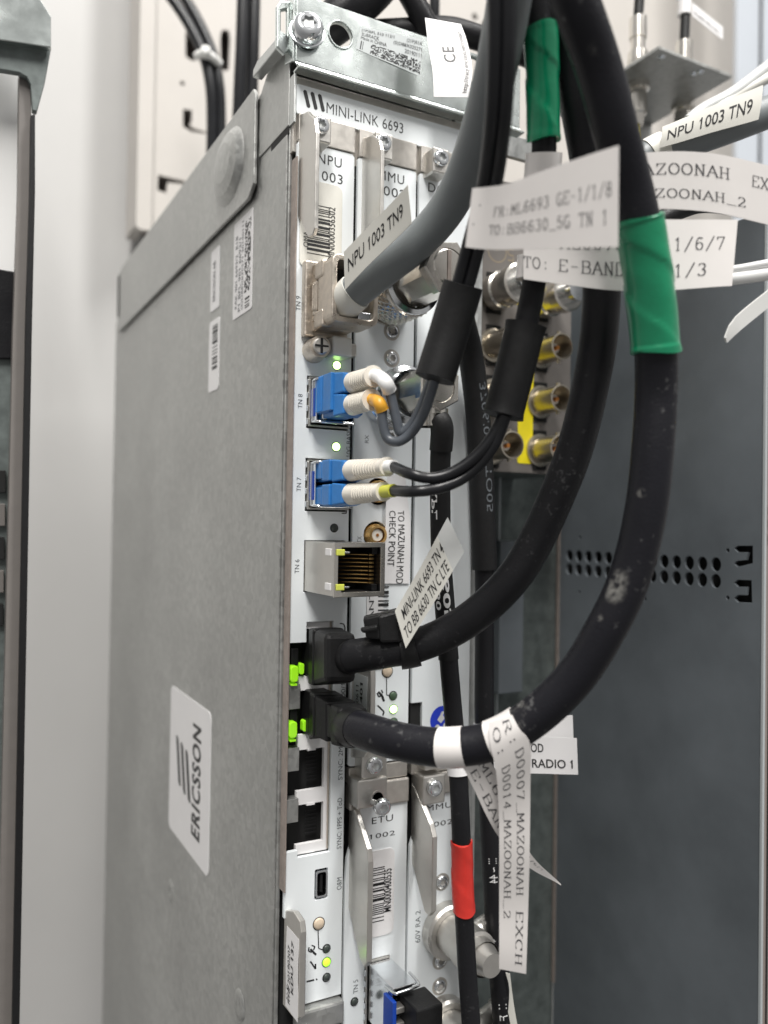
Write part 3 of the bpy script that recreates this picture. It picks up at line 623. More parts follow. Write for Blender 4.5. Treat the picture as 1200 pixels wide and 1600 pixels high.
# barcode sticker
b = MB(); A, B_, Cc, D_ = ay(466, 412, -.15), ay(524, 412, -.15), ay(538, 300, -.15), ay(487, 287, -.15)
b.plateY([rrect(2.4, 16.4, 77.5, 104.6, 2.2)], -.3, -.02, 'label_cream', .04); F = FlatY(-.3)
bars(b, F, 4.8, 12.4, 82, 98.5, 36, 'v', seed=21)
putpx(b, 'MN0000356502', (512, 404), (524, 325), -.35, 'ink', 'up'); putpx(b, 'OMA', (474, 385), (483, 362), -.35, 'ink', 'up'); b.build('barcode_sticker', t)
# sockets
def sfp_cage(x0, x1, z0, z1, yo, name='port_cage'):
    q = MB(); th = .45
    for a in ((x0, x0+th, yo, 9, z0, z1), (x1-th, x1, yo, 9, z0, z1), (x0+th, x1-th, yo, 9, z0, z0+th), (x0+th, x1-th, yo, 9, z1-th, z1)): q.box(*a, 'satin')
    q.box(x0+th, x1-th, 8, 9, z0+th, z1-th, 'void'); cg = q.build(name, t)
    for k in range(4):                                           # spring fingers
        q = MB(); zz = z0+1.5+(z1-z0-3)*k/3; q.box(x0-.35, x0, yo+.6, yo+3.2, zz-.9, zz+.9, 'bright'); q.build('spring_finger', cg, bev=.1)
sfp_cage(6.1, 19.6, 29.4, 44.3, -1.2); sfp_cage(6.1, 19.9, 4.2, 19.3, -1.2)
b = MB(); b.box(6.0, 19.2, 1.0, 9, -20.6, -5.5, 'void'); b.build('port_recess', t)
# green labels lights
for p, me_ in (((526, 571), LED_ON), ((525, 698), LED_ON), ((522, 825), LED_OFF), ((510, 1482), LED_OFF), ((510, 1503), LED_LIME), ((510, 1527), LED_OFF), ((498, 1443), BTN)): at(me_, 'led' if me_ is not BTN else 'button', t, *p)
# stack of four RJ45 sockets behind the cut-out
b = MB(); zs = [(-47.5, -31.3), (-65.2, -50.0), (-82.2, -68.0), (-98.4, -84.6)]
holes = []
for z0, z1 in zs: holes.append([(1.8, z0+4), (5.3, z0+4), (5.3, z0+.8), (13.6, z0+.8), (13.6, z1-.8), (5.3, z1-.8), (5.3, z1-4), (1.8, z1-4)])
b.box(14.1, 15.5, 1.5, 3, -100.4, -30.2, 'label_matt')
for z0, z1 in zip([-100.4]+[z[1]-.9 for z in zs[::-1]], [z[0]+.9 for z in zs[::-1]]+[-30.2]): b.box(5.2, 14.1, 1.5, 3, z0, z1, 'label_matt'); b.box(8.5, 11.2, 1.35, 3, z0-.5 if z0 > -100 else z0, z0+.2, 'label_matt')
b.build('socket_frame', t)
b = MB(); b.box(.9, 15.2, 5.6, 7, -100, -30.2, 'void'); b.box(15.3, 15.7, 1, 6, -100, -30.2, 'diecast'); cav = b.build('socket_cavity', t)
for k, (z0, z1) in enumerate(zs):
    for j in range(8):
        q = MB(); zz = z0+3+(z1-z0-6)*j/7; q.box(9.4, 13, 4.2, 4.5, zz-.13, zz+.13, 'black'); q.build('contact', cav)
for z0, z1 in ((-55.2, -49.5), (-73.8, -68.6), (-89.2, -83.9)):
    b = MB(); b.box(1.1, 5.4, .4, 4, z0-.9, z1+.9, 'galv'); b.build('divider', t, bev=.15)
for z in (-40.5, -58.8): b = MB(); b.box(2.6, 5.0, 1.2, 3.6, z-2.6, z+2.6, 'black'); b.build('latch_stop', t, bev=.3)
for px, py in ((458.5, 1052), (456.5, 1139)):
    p = ay(px, py, .2); b = MB(); b.plateY([rrect(p.x-1.35, p.x+1.3, p.z-2.6, p.z+2.4, 1.1, 6)], -.9, 3, 'pipe', .35); b.plateY([rrect(p.x-1.0, p.x+1.1, p.z-3.7, p.z-3.0, .3)], -.5, 3, 'pipe', .1); b.build('light_pipe', t)
for px, py in ((470.5, 1045), (476, 1134)):
    p = ay(px, py, 1); b = MB(); b.plateY([rrect(p.x-.7, p.x+.9, p.z-1.7, p.z+1.7, .7, 5)], .6, 3, 'pipe', .2); b.build('light_pipe', t)
# mini usb
b = MB(); b.plateY([rrect(11.3, 15.2, -114.1, -105.9, .9), rrect(11.8, 14.7, -113.5, -106.5, .7)], -.2, 4, 'bright', .1); b.box(13.0, 13.8, .5, 4, -112.6, -107.4, 'black'); b.box(11, 15.6, 4, 5, -115, -105, 'void'); b.build('usb_socket', t)
# lower handle with printed strip, foot
low = tab(t, 1.6, [(1.0, -116), (-6, -113.5), (-11, -114.3), (-12, -117), (-12, -141), (-9, -143.5), (1, -144)], 'satin', 1.8)
b = MB(); R_ = Rib([V(1.5, -1.5, -119.5), V(1.5, -1.5, -143)][::-1], [V(1.5, -10.8, -119.5), V(1.5, -10.8, -143)][::-1]); b.ribbon(R_, 'label_matt', 2, 4, .1)
U = Up(R_); put(b, U, 'R1C 20190207', .62, .82, .08, .8, mode='along'); put(b, U, 'KDU 137', .36, .56, .25, .9, mode='along', bold=.02); matrix(b, R_, .08, .3, .1, .3, 6, 8); b.build('handle_sticker', t)
b = MB(); b.box(4.8, 20.4, -3.0, 1.2, -152.5, -145.6, 'galv'); b.build('lower_foot', t, bev=.8)
inst(SCREW, 'screw', t, (7.6, -3, -152.2))

# ================================================================== MMU 1002 upper
t = thing('plug_in_unit', 'white MMU 1002 plug-in unit with gold antenna sockets, second from the left at the top', 'plug-in unit', (32, 0, -76), 'plug-in units of the subrack')
b = MB(); g1, g2 = ay(591, 768, 0), ay(587, 836, 0)
b.plateY([rrect(21.8, 43.0, -75.5, 115.2, .8), circ(g1.x, g1.z, 4.3), circ(g2.x, g2.z, 4.3)], 0, 1.4, 'face', .12)
putpx(b, 'MMU', (591, 279.5), (631.5, 274.5), 0, 'ink', spacing=1.1); putpx(b, '1002', (588, 302), (634, 298), 0, 'ink', spacing=1.1)
putpx(b, 'TX', (558, 848), (565, 838), 0, 'ink_grey', 'up'); putpx(b, 'RX', (570, 692), (576, 680), 0, 'ink_grey', 'up')
pline(b, [(604, 1056), (604, 1086), (609, 1087)], 1.5); pline(b, [(591, 1081), (597, 1087), (600, 1096)], 3.6); pline(b, [(589, 1083), (592, 1089), (597, 1086)], 2.2); pline(b, [(596, 1078), (598, 1083)], 2.2)
pline(b, [(590, 1102), (600, 1112), (598, 1118)], 2.4); pline(b, [(590, 1132), (603, 1130)], 2.4)
b.build('faceplate', t)
b = MB(); b.box(22, 42.8, -.45, 1.5, 115.5, 124.2, 'tanplate'); b.build('ejector_foot', t, bev=.2)
block(t, 599, 223, 3.1, 4.1, 6.3, sx=.7, sz=-.6)
tab(t, 23.2, [(1.0, 122), (-6.3, 120), (-11, 116.5), (-12.6, 113), (-12.6, 80), (-11, 78), (-7, 79), (1.0, 90)], 'satin', 1.35)
for p in ((612, 518), (612, 560), (610, 681)): at(SSCREW, 'screw', t, *p)
for c in (g1, g2):
    b = MB(); b.lathe((c.x, 4, c.z), (0, -1, 0), [(0, 0), (0, 4.5), (3.5, 4.5)], 'void'); b.build('socket_recess', t)
    b = MB(); b.lathe((c.x, 3, c.z), (0, -1, 0), [(0, 3.3), (4.5, 3.3), (4.8, 3.05), (4.8, 2.3), (2.2, 2.25), (2.2, 0)], 'gold', 28)
    for k in range(5): b.lathe((c.x, 3, c.z), (0, -1, 0), [(1.0+k*.7, 3.3), (1.25+k*.7, 3.5), (1.5+k*.7, 3.3)], 'gold', 28)
    b.lathe((c.x, 3, c.z), (0, -1, 0), [(2.2, 1.9), (4.2, 1.9), (4.2, .5)], 'cream'); b.cyl((c.x, 2, c.z), (c.x, -1.4, c.z), .5, 'copper'); b.build('antenna_socket', t)
for p, me_, nm in (((605, 1049), BTN, 'button'), ((614, 1087), LED_OFFG, 'led'), ((614.5, 1108), LED_ON, 'led'), ((615, 1128.5), LED_OFFG, 'led')): at(me_, nm, t, *p)
b = MB(); b.plateY([rect(27.2, 33.0, -46, -14)], -.2, -.02, 'label_matt'); F = FlatY(-.2); bars(b, F, 31.2, 35, -37, -19, 22, 'v', seed=4); put(b, F, 'QUANTE', 28, 30, -37, -19, 'ink', 'up'); b.build('barcode_sticker', t)
b = MB(); R_ = Rib([ay(606, 742, -2.5), ay(603, 800, -1.2), ay(600, 860, -1.0), ay(598, 912, -.8)], [ay(633, 742, -2.5), ay(640, 800, -1.2), ay(641, 860, -1), ay(640, 912, -.8)]); b.ribbon(R_, 'label_matt', 5, 12, .15)
class Dn:
    def __init__(s, R): s.R = R
    def pt(s, u, v, off=0): return s.R.pt(u, v, off)
put(b, R_, 'TO MAZUNAH MOD', .50, .76, .33, 1.0, mode='along'); put(b, R_, 'CHECK POINT', .14, .40, .33, .84, mode='along'); b.build('destination_label', t)
tab(t, 22.6, [(1.0, -42), (-8, -40), (-12, -42), (-12.4, -46), (-12.4, -66), (-9, -70.5), (1, -73)], 'satin', 1.8)
b = MB(); R_ = Rib([V(22.5, -1.5, -69.5), V(22.5, -1.5, -46)], [V(22.5, -10.6, -68.5), V(22.5, -10.6, -46)]); b.ribbon(R_, 'label_grey', 2, 4, .1); U = Up(R_)
put(b, U, 'R2A 20190611', .6, .8, .1, .85, mode='along'); put(b, U, 'UKL 401', .3, .5, .2, .9, mode='along', bold=.02); b.build('handle_sticker', t)
b = MB(); b.box(22, 43, 0, 3, -81, -76, 'tanplate'); b.build('lower_foot', t, bev=.3); block(t, 585, 1196, 4.4, 4.2, 5.0, 'satin', sx=.4)

# ================================================================== third unit upper
t = thing('plug_in_unit', 'white plug-in unit with round blue symbol, rightmost at the top of the box', 'plug-in unit', (55, 0, -76), 'plug-in units of the subrack')
b = MB(); b.plateY([[(44.2, -75.5), (44.2, -70), (48.2, -70), (48.2, -57.8), (44.2, -57.8), (44.2, 114.6), (44.8, 115.2), (66.6, 115.2), (66.6, -75.5)]], 0, 1.4, 'face', .12)
putpx(b, 'DCU', (669, 299), (707, 294), 0, 'ink', spacing=1.1)
c = ay(691, 1125, 0); F = FlatY(0); n = 32
b.add([F.pt(c.x+4.7*math.cos(2*PI*i/n), c.z+4.7*math.sin(2*PI*i/n), .05) for i in range(n)], [tuple(range(n))], 'signblue')
def disc(cx, cz, r, m='ink_white', o_=.1): b.add([F.pt(cx+r*math.cos(2*PI*i/16), cz+r*math.sin(2*PI*i/16), o_) for i in range(16)], [tuple(range(16))], m)
disc(c.x-1.9, c.z-2.3, 1.0); disc(c.x+1.5, c.z-2.1, 1.25); b.add([F.pt(c.x+a, c.z+d, .1) for a, d in ((-2.0, .3), (-.6, -1.0), (.9, .5), (.2, 1.6), (.9, 2.9), (-.3, 2.9), (-.9, 1.7))], [tuple(range(7))], 'ink_white')
b.build('faceplate', t)
b = MB(); b.box(44.5, 66.4, -.45, 1.5, 115.5, 124.2, 'tanplate'); b.build('ejector_foot', t, bev=.2); block(t, 689, 247, 3.1, 4.1, 6.3, sx=.5, sz=-.6)
b = MB(); b.box(44.3, 48, .9, 4, -69.9, -57.9, 'void'); b.build('slot_recess', t)
b = MB(); b.box(44.5, 66.5, 0, 3, -81, -76, 'tanplate'); b.build('lower_foot', t, bev=.3); block(t, 680, 1183, 4.0, 4.2, 5.0, sx=.4)

# ================================================================== ETU 1002
t = thing('plug_in_unit', 'white ETU 1002 plug-in unit with a loose screw and barcode label', 'plug-in unit', (32, 0, -175), 'plug-in units of the subrack')
b = MB(); pc = rect(28.6, 37.4, -160, -137.0)
b.plateY([[(21.3, -190), (21.3, -112), (21.8, -104), (26, -89.2), (43.2, -89.2), (43.2, -190)], pc], 0, 1.4, 'face', .12)
putpx(b, 'ETU', (581, 1288), (614, 1272), 0, 'ink', spacing=1.1); putpx(b, '1002', (577, 1312), (617, 1297), 0, 'ink', spacing=1.1); putpx(b, 'TN 5', (552, 1553), (559.5, 1530), 0, 'ink_grey', 'up')
b.build('faceplate', t)
b = MB(); b.box(22, 43.2, -1.0, 3, -89.0, -81.3, 'tanplate'); b.build('ejector_foot', t, bev=.5); 
p = ay(588, 1240, -6.5); b = MB(); b.box(p.x-6.3, p.x+4, -6.2, 1.5, p.z-4.2, p.z+4.6, 'satin'); b.build('screw_block', t, bev=.5)
b = MB(); b.lathe((p.x+.6, -6.1, p.z-1.6), (0, -1, 0), [(0, 2.4), (.3, 2.4), (.3, 1.9)], 'satin'); b.lathe((p.x+.6, -6.1, p.z-1.6), (0, -1, 0), [(.1, 2.2), (.1, 0)], 'void'); b.build('screw_hole', t)
p = ay(597, 1260, -10.5); b = MB(); b.cyl((p.x, -10.3, p.z), (p.x-.8, -5.9, p.z+.3), 1.1, 'bright'); b.build('screw_shank', t)
inst(SCREW, 'screw', t, (p.x, -10.3, p.z), (math.radians(8), 0, math.radians(-6)))
tab(t, 22.6, [(1.0, -88), (-3, -88), (-11.8, -97), (-12.8, -100.5), (-12.8, -130), (-11, -132.2), (-8, -131), (1.0, -118)], 'satin', 1.8)
b = MB(); b.plateY([rrect(24.4, 38.6, -130.2, -103, 2)], -.3, -.02, 'label_matt', .04); F = FlatY(-.3); bars(b, F, 28, 35.0, -125.5, -108, 34, 'v', seed=31)
putpx(b, 'MN0000400535', (599, 1426), (612, 1356), -.35, 'ink', 'up', bold=.01); putpx(b, 'C', (561, 1430), (566, 1422), -.35, 'ink', 'up'); b.build('barcode_sticker', t)
at(LED_OFF, 'led', t, 553.5, 1565)
b = MB(); b.box(28.9, 37.2, 6, 7, -160, -137, 'void')
for a in ((28.7, 29.2, -.6, 6, -160, -137.2), (36.9, 37.3, -.6, 6, -160, -137.2), (29.2, 36.9, -.6, 6, -137.6, -137.1)): b.box(*a, 'satin')
b.build('port_cage', t)
for k in range(6): b = MB(); b.box(29.6+k*1.2, 30.3+k*1.2, -1.4, .2, -138.9, -137.7, 'bright'); b.build('spring_finger', t, bev=.08)
for k in range(5): b = MB(); b.box(28.2, 28.7, -1.2, .2, -141.2-k*3.4, -139.4-k*3.4, 'bright'); b.build('spring_finger', t, bev=.08)

# ================================================================== MMU 1002 lower
t = thing('plug_in_unit', 'white MMU unit marked 60V RA 2, at the lower right of the box', 'plug-in unit', (55, 0, -175), 'plug-in units of the subrack')
b = MB(); b.plateY([[(44.0, -190), (44.0, -118), (44.5, -104), (49.5, -88.6), (66.6, -88.6), (66.6, -190)]], 0, 1.4, 'face', .12)
putpx(b, 'MMU', (666, 1268), (706, 1252), 0, 'ink', spacing=1.1); putpx(b, '1002', (668, 1294), (707, 1279), 0, 'ink', spacing=1.1); putpx(b, '60V RA 2', (648.5, 1474), (657, 1422), 0, 'ink_grey', 'up')
b.build('faceplate', t)
b = MB(); b.box(46, 66.6, -1.0, 3, -88.4, -81.3, 'tanplate'); b.build('ejector_foot', t, bev=.5); block(t, 679, 1231, 4.2, 4.6, 6.0, sx=.2, sz=-.8)
tab(t, 45.2, [(1.0, -84), (-2, -86), (-10.5, -93.5), (-12.4, -97), (-12.4, -120), (-10.5, -122), (-8, -121.5), (1.0, -108)], 'satin', 1.8)
for p in ((690.5, 1378), (687.5, 1501), (687, 1541)): at(SSCREW, 'screw', t, *p)
# ================================================================== connectors that stand on the units
def coax_straight(px, py, label):
    p = ay(px, py, 0); x, z = p.x, p.z; t = thing('coaxial_plug', label, 'coaxial plug', (x, 0, z), 'coaxial plugs at the bottom')
    b = MB(); b.lathe((x, 0, z), (0, -1, 0), [(0, 8.6), (.1, 9.0), (3.6, 9.0), (4.4, 8.2), (4.4, 6.4)], 'satin', 36); b.build('flange', t)
    b = MB(); b.lathe((x, -4.4, z), (0, -1, 0), [(0, 6.3), (8, 6.3), (8.5, 6.8), (14, 6.8), (14.5, 5.8), (18, 5.4)], 'satin', 36); b.build('coupling_nut', t)
    b = MB(); b.lathe((x, -4.4, z), (0, -1, 0), [(17.5, 5.0), (22, 3.6), (22, 0)], 'satin', 32); b.build('ferrule', t)
    b = MB(); b.cyl((x+5, -10, z+2), (x+15, -9, z+4.5), 3.2, 'satin'); b.cyl((x+15, -9, z+4.5), (x+17, -8.8, z+5), 3.8, 'satin'); b.build('side_stub', t)
coax_straight(696, 1450, 'satin silver coaxial plug behind the red taped cable')
coax_straight(691, 1597, 'satin silver coaxial plug cut off by the bottom edge')

def elbow(t, x, z, hexr, ybody, knurl=True, capslot=False, tilt=0, hexrot=0):
    b = MB(); m = 'nickel'
    if knurl:
        b.lathe((x, 0, z), (0, -1, 0), [(0, 9.0), (1.2, 9.0), (1.2, 8.0), (3, 7.8), (3.4, 9.3)], m, 48)
        n = 64
        for k in range(7):                         # diamond knurl as staggered ribs
            h0 = 3.6+k*1.7; vs = []; fs = []
            ring = lambda h, a_, o_: [V(x+(9.4+(a_ if (i+o_) % 2 else 0))*math.cos(2*PI*i/n), -h, z+(9.4+(a_ if (i+o_) % 2 else 0))*math.sin(2*PI*i/n)) for i in range(n)]
            b.add(ring(h0, .0, k)+ring(h0+.85, .45, k)+ring(h0+1.7, .0, k+1), [(j*n+i, j*n+(i+1) % n, (j+1)*n+(i+1) % n, (j+1)*n+i) for j in (0, 1) for i in range(n)], m)
        b.lathe((x, -15.5, z), (0, -1, 0), [(0, 9.4), (.8, 8.4), (1.6, 7.4), (3, 7.4)], m, 48)
        b.lathe((x, -15.8, z), (0, -1, 0), [(0, 8.0), (1.0, 9.2), (1.8, 9.2), (2.2, 7.8)], 'bright', 48)
    else:
        b.lathe((x, 0, z), (0, -1, 0), [(0, 8.2), (4, 8.2), (5, 7.2), (6, 7.2), (6.2, 8.8), (10, 8.8), (10.3, 8.2), (11, 8.2), (11.3, 8.9), (14.2, 8.9), (14.8, 7.4), (17.5, 7.2)], 'bright', 48)
    b.build('coupling_nut', t)
    ya, yb = -17, ybody
    b = MB(); n = 8; ring = lambda y, r: [V(x+r*math.cos(2*PI*i/n+.39), y, z+r*math.sin(2*PI*i/n+.39)) for i in range(n)]
    b.add(ring(ya, hexr*.95)+ring(yb+3.4, hexr), [(i, (i+1) % n, n+(i+1) % n, n+i) for i in range(n)], m); b.build('elbow_body', t)
    b = MB(); n = 6; ring = lambda y, r: [V(x+r*math.cos(2*PI*i/n+hexrot), y, z+r*math.sin(2*PI*i/n+hexrot)) for i in range(n)]
    b.add(ring(yb+3.4, hexr*1.1)+ring(yb+.5, hexr*1.1)+ring(yb, hexr*1.03), [(j*n+i, j*n+(i+1) % n, (j+1)*n+(i+1) % n, (j+1)*n+i) for j in (0, 1) for i in range(n)], m)
    loops = [[(x+hexr*1.03*math.cos(2*PI*i/n+hexrot), z+hexr*1.03*math.sin(2*PI*i/n+hexrot)) for i in range(n)], circ(x, z, hexr*.72, 30)]
    b.plateY(loops, yb-.02, yb+1, m); hc = b.build('hex_cap', t)
    b = MB(); b.lathe((x, yb+.5, z), (0, -1, 0), [(-1, hexr*.70), (.35, hexr*.70), (.55, hexr*.64), (.55, 0)], m, 36)
    if capslot: b.box(x-.55, x+.55, yb-.3, yb+.2, z-hexr*.64, z+hexr*.64, 'brown')
    b.build('screw_plug', hc)

# --- upper coaxial cable (behind)
t = thing('coaxial_cable', 'black coaxial cable with knurled elbow plug, running down right of the white faceplates', 'cable', (33, 0, 70), 'black coaxial cables with elbow plugs')
elbow(t, 32.5, 72.5, 7.3, -37, True, True, hexrot=.15)
P, _ = wire([(702, 425, 244), (712, 470, 252), (724, 510, 262), (736, 560, 270), (746, 640, 274), (751, 720, 275), (754, 800, 275), (757, 890, 275), (757, 1000, 275), (757, 1130, 274), (762, 1210, 272), (766, 1300, 270), (771, 1400, 268), (778, 1500, 266), (788, 1620, 264), (795, 1700, 262)], 3.25, 'rubber', 'jacket', t)
q = MB(); q.tube(P.sub((712, 470), (757, 887)), 4.15, 'shrink', 24)
T_ = Tub(P.sub((742, 600), (752, 800)), 4.15); put(q, T_, '3706/01 1 TO05', -.95, -.35, .0, 1.0, 'ink_grey', 'along'); q.build('heat_shrink_sleeve', t)
q = MB(); q.tube(P.sub((757, 1134), (760, 1180)), 3.6, 'label_matt', 24); q.build('cable_marker', t)
q = MB()
for (a, c, s_) in (((768, 1340), (769, 1378), 'III ~ 44'), ((775, 1460), (777, 1500), 'TTT 5M'), ((784, 1560), (786, 1600), 'II F C')):
    T_ = Tub(P.sub(a, c), 3.25); put(q, T_, s_, -.5, .3, 0, 1, 'ink_white', 'along')
q.build('jacket_print', t)
b = MB(); R_ = Rib([ad(772, 1208, 268), ad(903, 1210, 268)], [ad(770, 1150, 268), ad(901, 1153, 268)]); b.ribbon(R_, 'label_matt', 3, 8, .15)
put(b, R_, 'UNAH MOD', .58, .82, .05, .60, 'ink', 'along', bold=.012); put(b, R_, 'A FOR RADIO 1', .16, .40, .03, .94, 'ink', 'along', bold=.012); b.build('flag_label', t)

# --- lower coaxial cable (red tape)
t = thing('coaxial_cable', 'black coaxial cable with red tape and hexagonal elbow plug, hanging down the middle', 'cable', (33, 0, 38), 'black coaxial cables with elbow plugs')
elbow(t, 32.8, 39.5, 6.6, -33, False, False, hexrot=.52)
pe = V(32.8, -27.5, 33.5); b = MB(); b.lathe(pe, (.04, 0, -1), [(0, 5.2), (1.6, 5.2), (1.6, 4.2), (3, 4.1), (5, 4.0)], 'nickel', 30); b.build('ferrule', t)
P, _ = wire([pe+V(.1, 0, -2), (690, 665, 238), (688, 720, 240), (688, 800, 242), (690, 880, 243), (696, 960, 244), (701, 1030, 244), (706, 1090, 244), (711, 1145, 244), (716, 1210, 243), (720, 1290, 242), (724, 1400, 241), (729, 1500, 240), (736, 1600, 239), (741, 1700, 238)], 2.75, 'rubber', 'jacket', t)
q = MB(); q.tube(P.sub((690, 650), (689, 702)), 3.35, 'shrink', 24); q.tube(P.sub((689, 700), (701, 1026)), 3.0, 'shrink', 24)
T_ = Tub(P.sub((691, 905), (698, 968)), 3.0); put(q, T_, '605', -.62, .12, 0, 1, 'ink_white', 'along', bold=.03); T_ = Tub(P.sub((690, 888), (697, 948)), 3.0); put(q, T_, '6930', .35, .95, 0, 1, 'ink_white', 'along', bold=.02)
T_ = Tub(P.sub((688, 760), (688, 806)), 3.0); put(q, T_, 'RPL', .3, .95, 0, 1, 'ink_white', 'along', bold=.02); q.build('heat_shrink_sleeve', t)
wrinkle(P.sub((721, 1314), (724, 1428)), 3.15, 'red', .14, seed=4).build('red_tape', t)
q = MB(); q.tube(P.sub((714, 1190), (716, 1206)), 3.2, 'label_matt', 24); q.build('cable_marker', t)
b = MB(); R_ = Rib([ad(780, 1172, 271), ad(897, 1176, 271)], [ad(780, 1116, 271), ad(895, 1118, 271)]); b.ribbon(R_, 'label_matt', 3, 8, .15); put(b, R_, 'FOR RADIO 2', .12, .36, .2, .9, 'ink', 'along', bold=.012); b.build('flag_label', t)

# ================================================================== grey cable TN9
t = thing('grey_cable', 'thick grey cable with a metal plug clipped in under the NPU barcode', 'cable', (11, 0, 66))
q = MB(); q.box(3.2, 17.6, -3.2, -.2, 56.2, 79.0, 'diecast'); q.build('plug_base', t, bev=.5)
q = MB(); q.box(5.6, 16.4, -8.5, -3.0, 57.6, 77.6, 'diecast'); q.box(5.2, 5.7, -7.4, -4.2, 62, 72, 'satin'); q.box(5.1, 16.6, -6.2, -4.4, 73.8, 75.2, 'diecast'); q.box(5.1, 16.6, -6.2, -4.4, 60.2, 61.5, 'diecast'); q.build('plug_body', t, bev=.6)
for k in range(3): q = MB(); q.box(4.9, 5.7, -8.0+k*1.5, -7.2+k*1.5, 63+k*.2, 71.5, 'diecast'); q.build('body_rib', t, bev=.2)
for z in (74.5, 60): q = MB(); q.box(4.6, 8.4, -12.5, -6.5, z-2.6, z+2.6, 'diecast'); q.build('clamp_wing', t, bev=.7)
q = MB(); q.plateY([rrect(5.0, 20.0, 57.6, 77.2, 2.2), rrect(6.7, 18.4, 59.3, 75.6, 1.6)], -18.6, -8.5, 'diecast', .4); q.build('clamp_collar', t)
q = MB(); q.box(6.5, 18.5, -9.4, -8.3, 59, 76, 'void'); q.build('collar_inside', t)
q = MB(); q.box(14, 18.6, -17.5, -8.6, 59.2, 61.6, 'bright'); q.build('strain_clip', t, bev=.2)
q = MB(); q.box(11, 17.5, -7, -.2, 50.5, 56.4, 'label_cream'); q.box(16, 20, -5, -.2, 51.2, 55.2, 'satin'); q.build('screw_wing', t, bev=.6)
p = ay(512, 540, -8); q = MB(); q.lathe((p.x-1.2, -.2, p.z-.4), (-.12, -1, 0), [(0, 3.7), (7.2, 3.2), (7.2, 2.4)], 'diecast', 28); slv = q.build('screw_sleeve', t)
q = MB(); q.lathe((p.x-2.0, -7.0, p.z-.4), (-.12, -1, 0), [(0, 2.5), (1.2, 2.5), (1.6, 2.1), (1.6, 0)], 'satin', 24); q.box(p.x-2.6, p.x-1.8, -8.9, -8.5, p.z-2.7, p.z+1.9, 'void'); q.box(p.x-4.4, p.x, -8.92, -8.5, p.z-.7, p.z-.1, 'void'); q.build('thumbscrew', slv, bev=.15)
P, _ = wire([V(12.3, -8, 64.5), (541, 470, 240), (562, 450, 236), (600, 420, 233), (650, 381, 229), (690, 338, 224), (720, 288, 217), (745, 222, 208), (765, 150, 199), (783, 70, 190), (797, -10, 183), (808, -90, 178)], 5.0, 'grey', 'jacket', t, 28)
q = MB(); q.tube(P.sub((534, 476), (556, 455)), 5.35, 'label_cream', 28); q.build('cable_marker', t)
L = [ad(539, 453, 229), ad(588, 402, 224), ad(643, 349, 216)]; R = [ad(537, 394, 227), ad(586, 343, 222), ad(637, 289, 214)]
R_ = Rib(L, R); b = MB(); b.ribbon(R_, 'label_cream', 4, 12, .25); put(b, R_, 'NPU 1003 TN9', .36, .72, .06, .90, 'ink', 'along', bold=.006); b.build('flag_label', t)

# other end of a grey cable, upper right
t = thing('grey_cable', 'thick grey cable leaving at the upper right with a flag reading NPU 1003 TN9', 'cable', ad(1120, 203, 264))
P, _ = wire([(985, 262, 262), (1030, 236, 262), (1080, 219, 263), (1140, 198, 265), (1220, 168, 268), (1300, 140, 272)], 5.1, 'grey', 'jacket', t, 28)
q = MB(); q.tube(P.sub((1012, 240), (1036, 232)), 5.5, 'label_cream', 28); q.build('cable_marker', t)
R_ = Rib([ad(1031, 231, 254), ad(1186, 186, 258)], [ad(1035, 198, 254), ad(1193, 132, 258)], bow=.4); b = MB(); b.ribbon(R_, 'label_cream', 12, 12, .25); put(b, R_, 'NPU 1003 TN9', .26, .70, .06, .91, 'ink', 'along', bold=.006); b.build('flag_label', t)

# ================================================================== fibre cables
def lc_duplex(t, z1, z2, open_=False):
    # two LC plugs in a duplex clip; z1 above z2, axis along -y
    zc = (z1+z2)/2
    for zz in (z1, z2):
        q = MB(); q.box(8.4, 15.6, -15.0, 1, zz-2.95, zz+2.95, 'blue'); q.box(7.7, 8.5, -12, -3, zz-1.7, zz+1.7, 'blue'); q.build('connector_body', t, bev=.4)
    q = MB()
    if open_:
        q.box(7.2, 16, -14.0, -8.6, z2-3.3, z2+2.9, 'blue'); q.box(7.2, 16, -14.0, -8.6, z1-2.9, z1+3.3, 'blue'); q.box(7.4, 8.4, -8.2, -4, z2-3.0, z2+2.2, 'blue'); q.box(7.4, 8.4, -8.2, -4, z1-2.2, z1+3.0, 'blue'); q.box(14, 16, -14, -6, z2, z1, 'blue')
    else:
        q.box(7.0, 16.2, -14.5, -3.6, z2-1.4, z1+3.3, 'blue')
        for k in range(5): q.box(6.7, 7.2, -8.6+k*1.05, -8.0+k*1.05, z2-1.2, z1+3.1, 'blue')
    q.build('duplex_clip', t, bev=.35)
    for zz in (z1, z2):
        A = [(7.8, zz-3.3), (16, zz-3.3), (16, zz+3.3), (7.8, zz+3.3)]; B = [(9.0, zz-2.8), (15.4, zz-2.8), (15.4, zz+2.8), (9.0, zz+2.8)]
        q = MB(); q.hexa([V(x, -18.8, z) for x, z in B], [V(x, -14.2, z) for x, z in A], 'blue'); q.build('boot_collar', t, bev=.4)
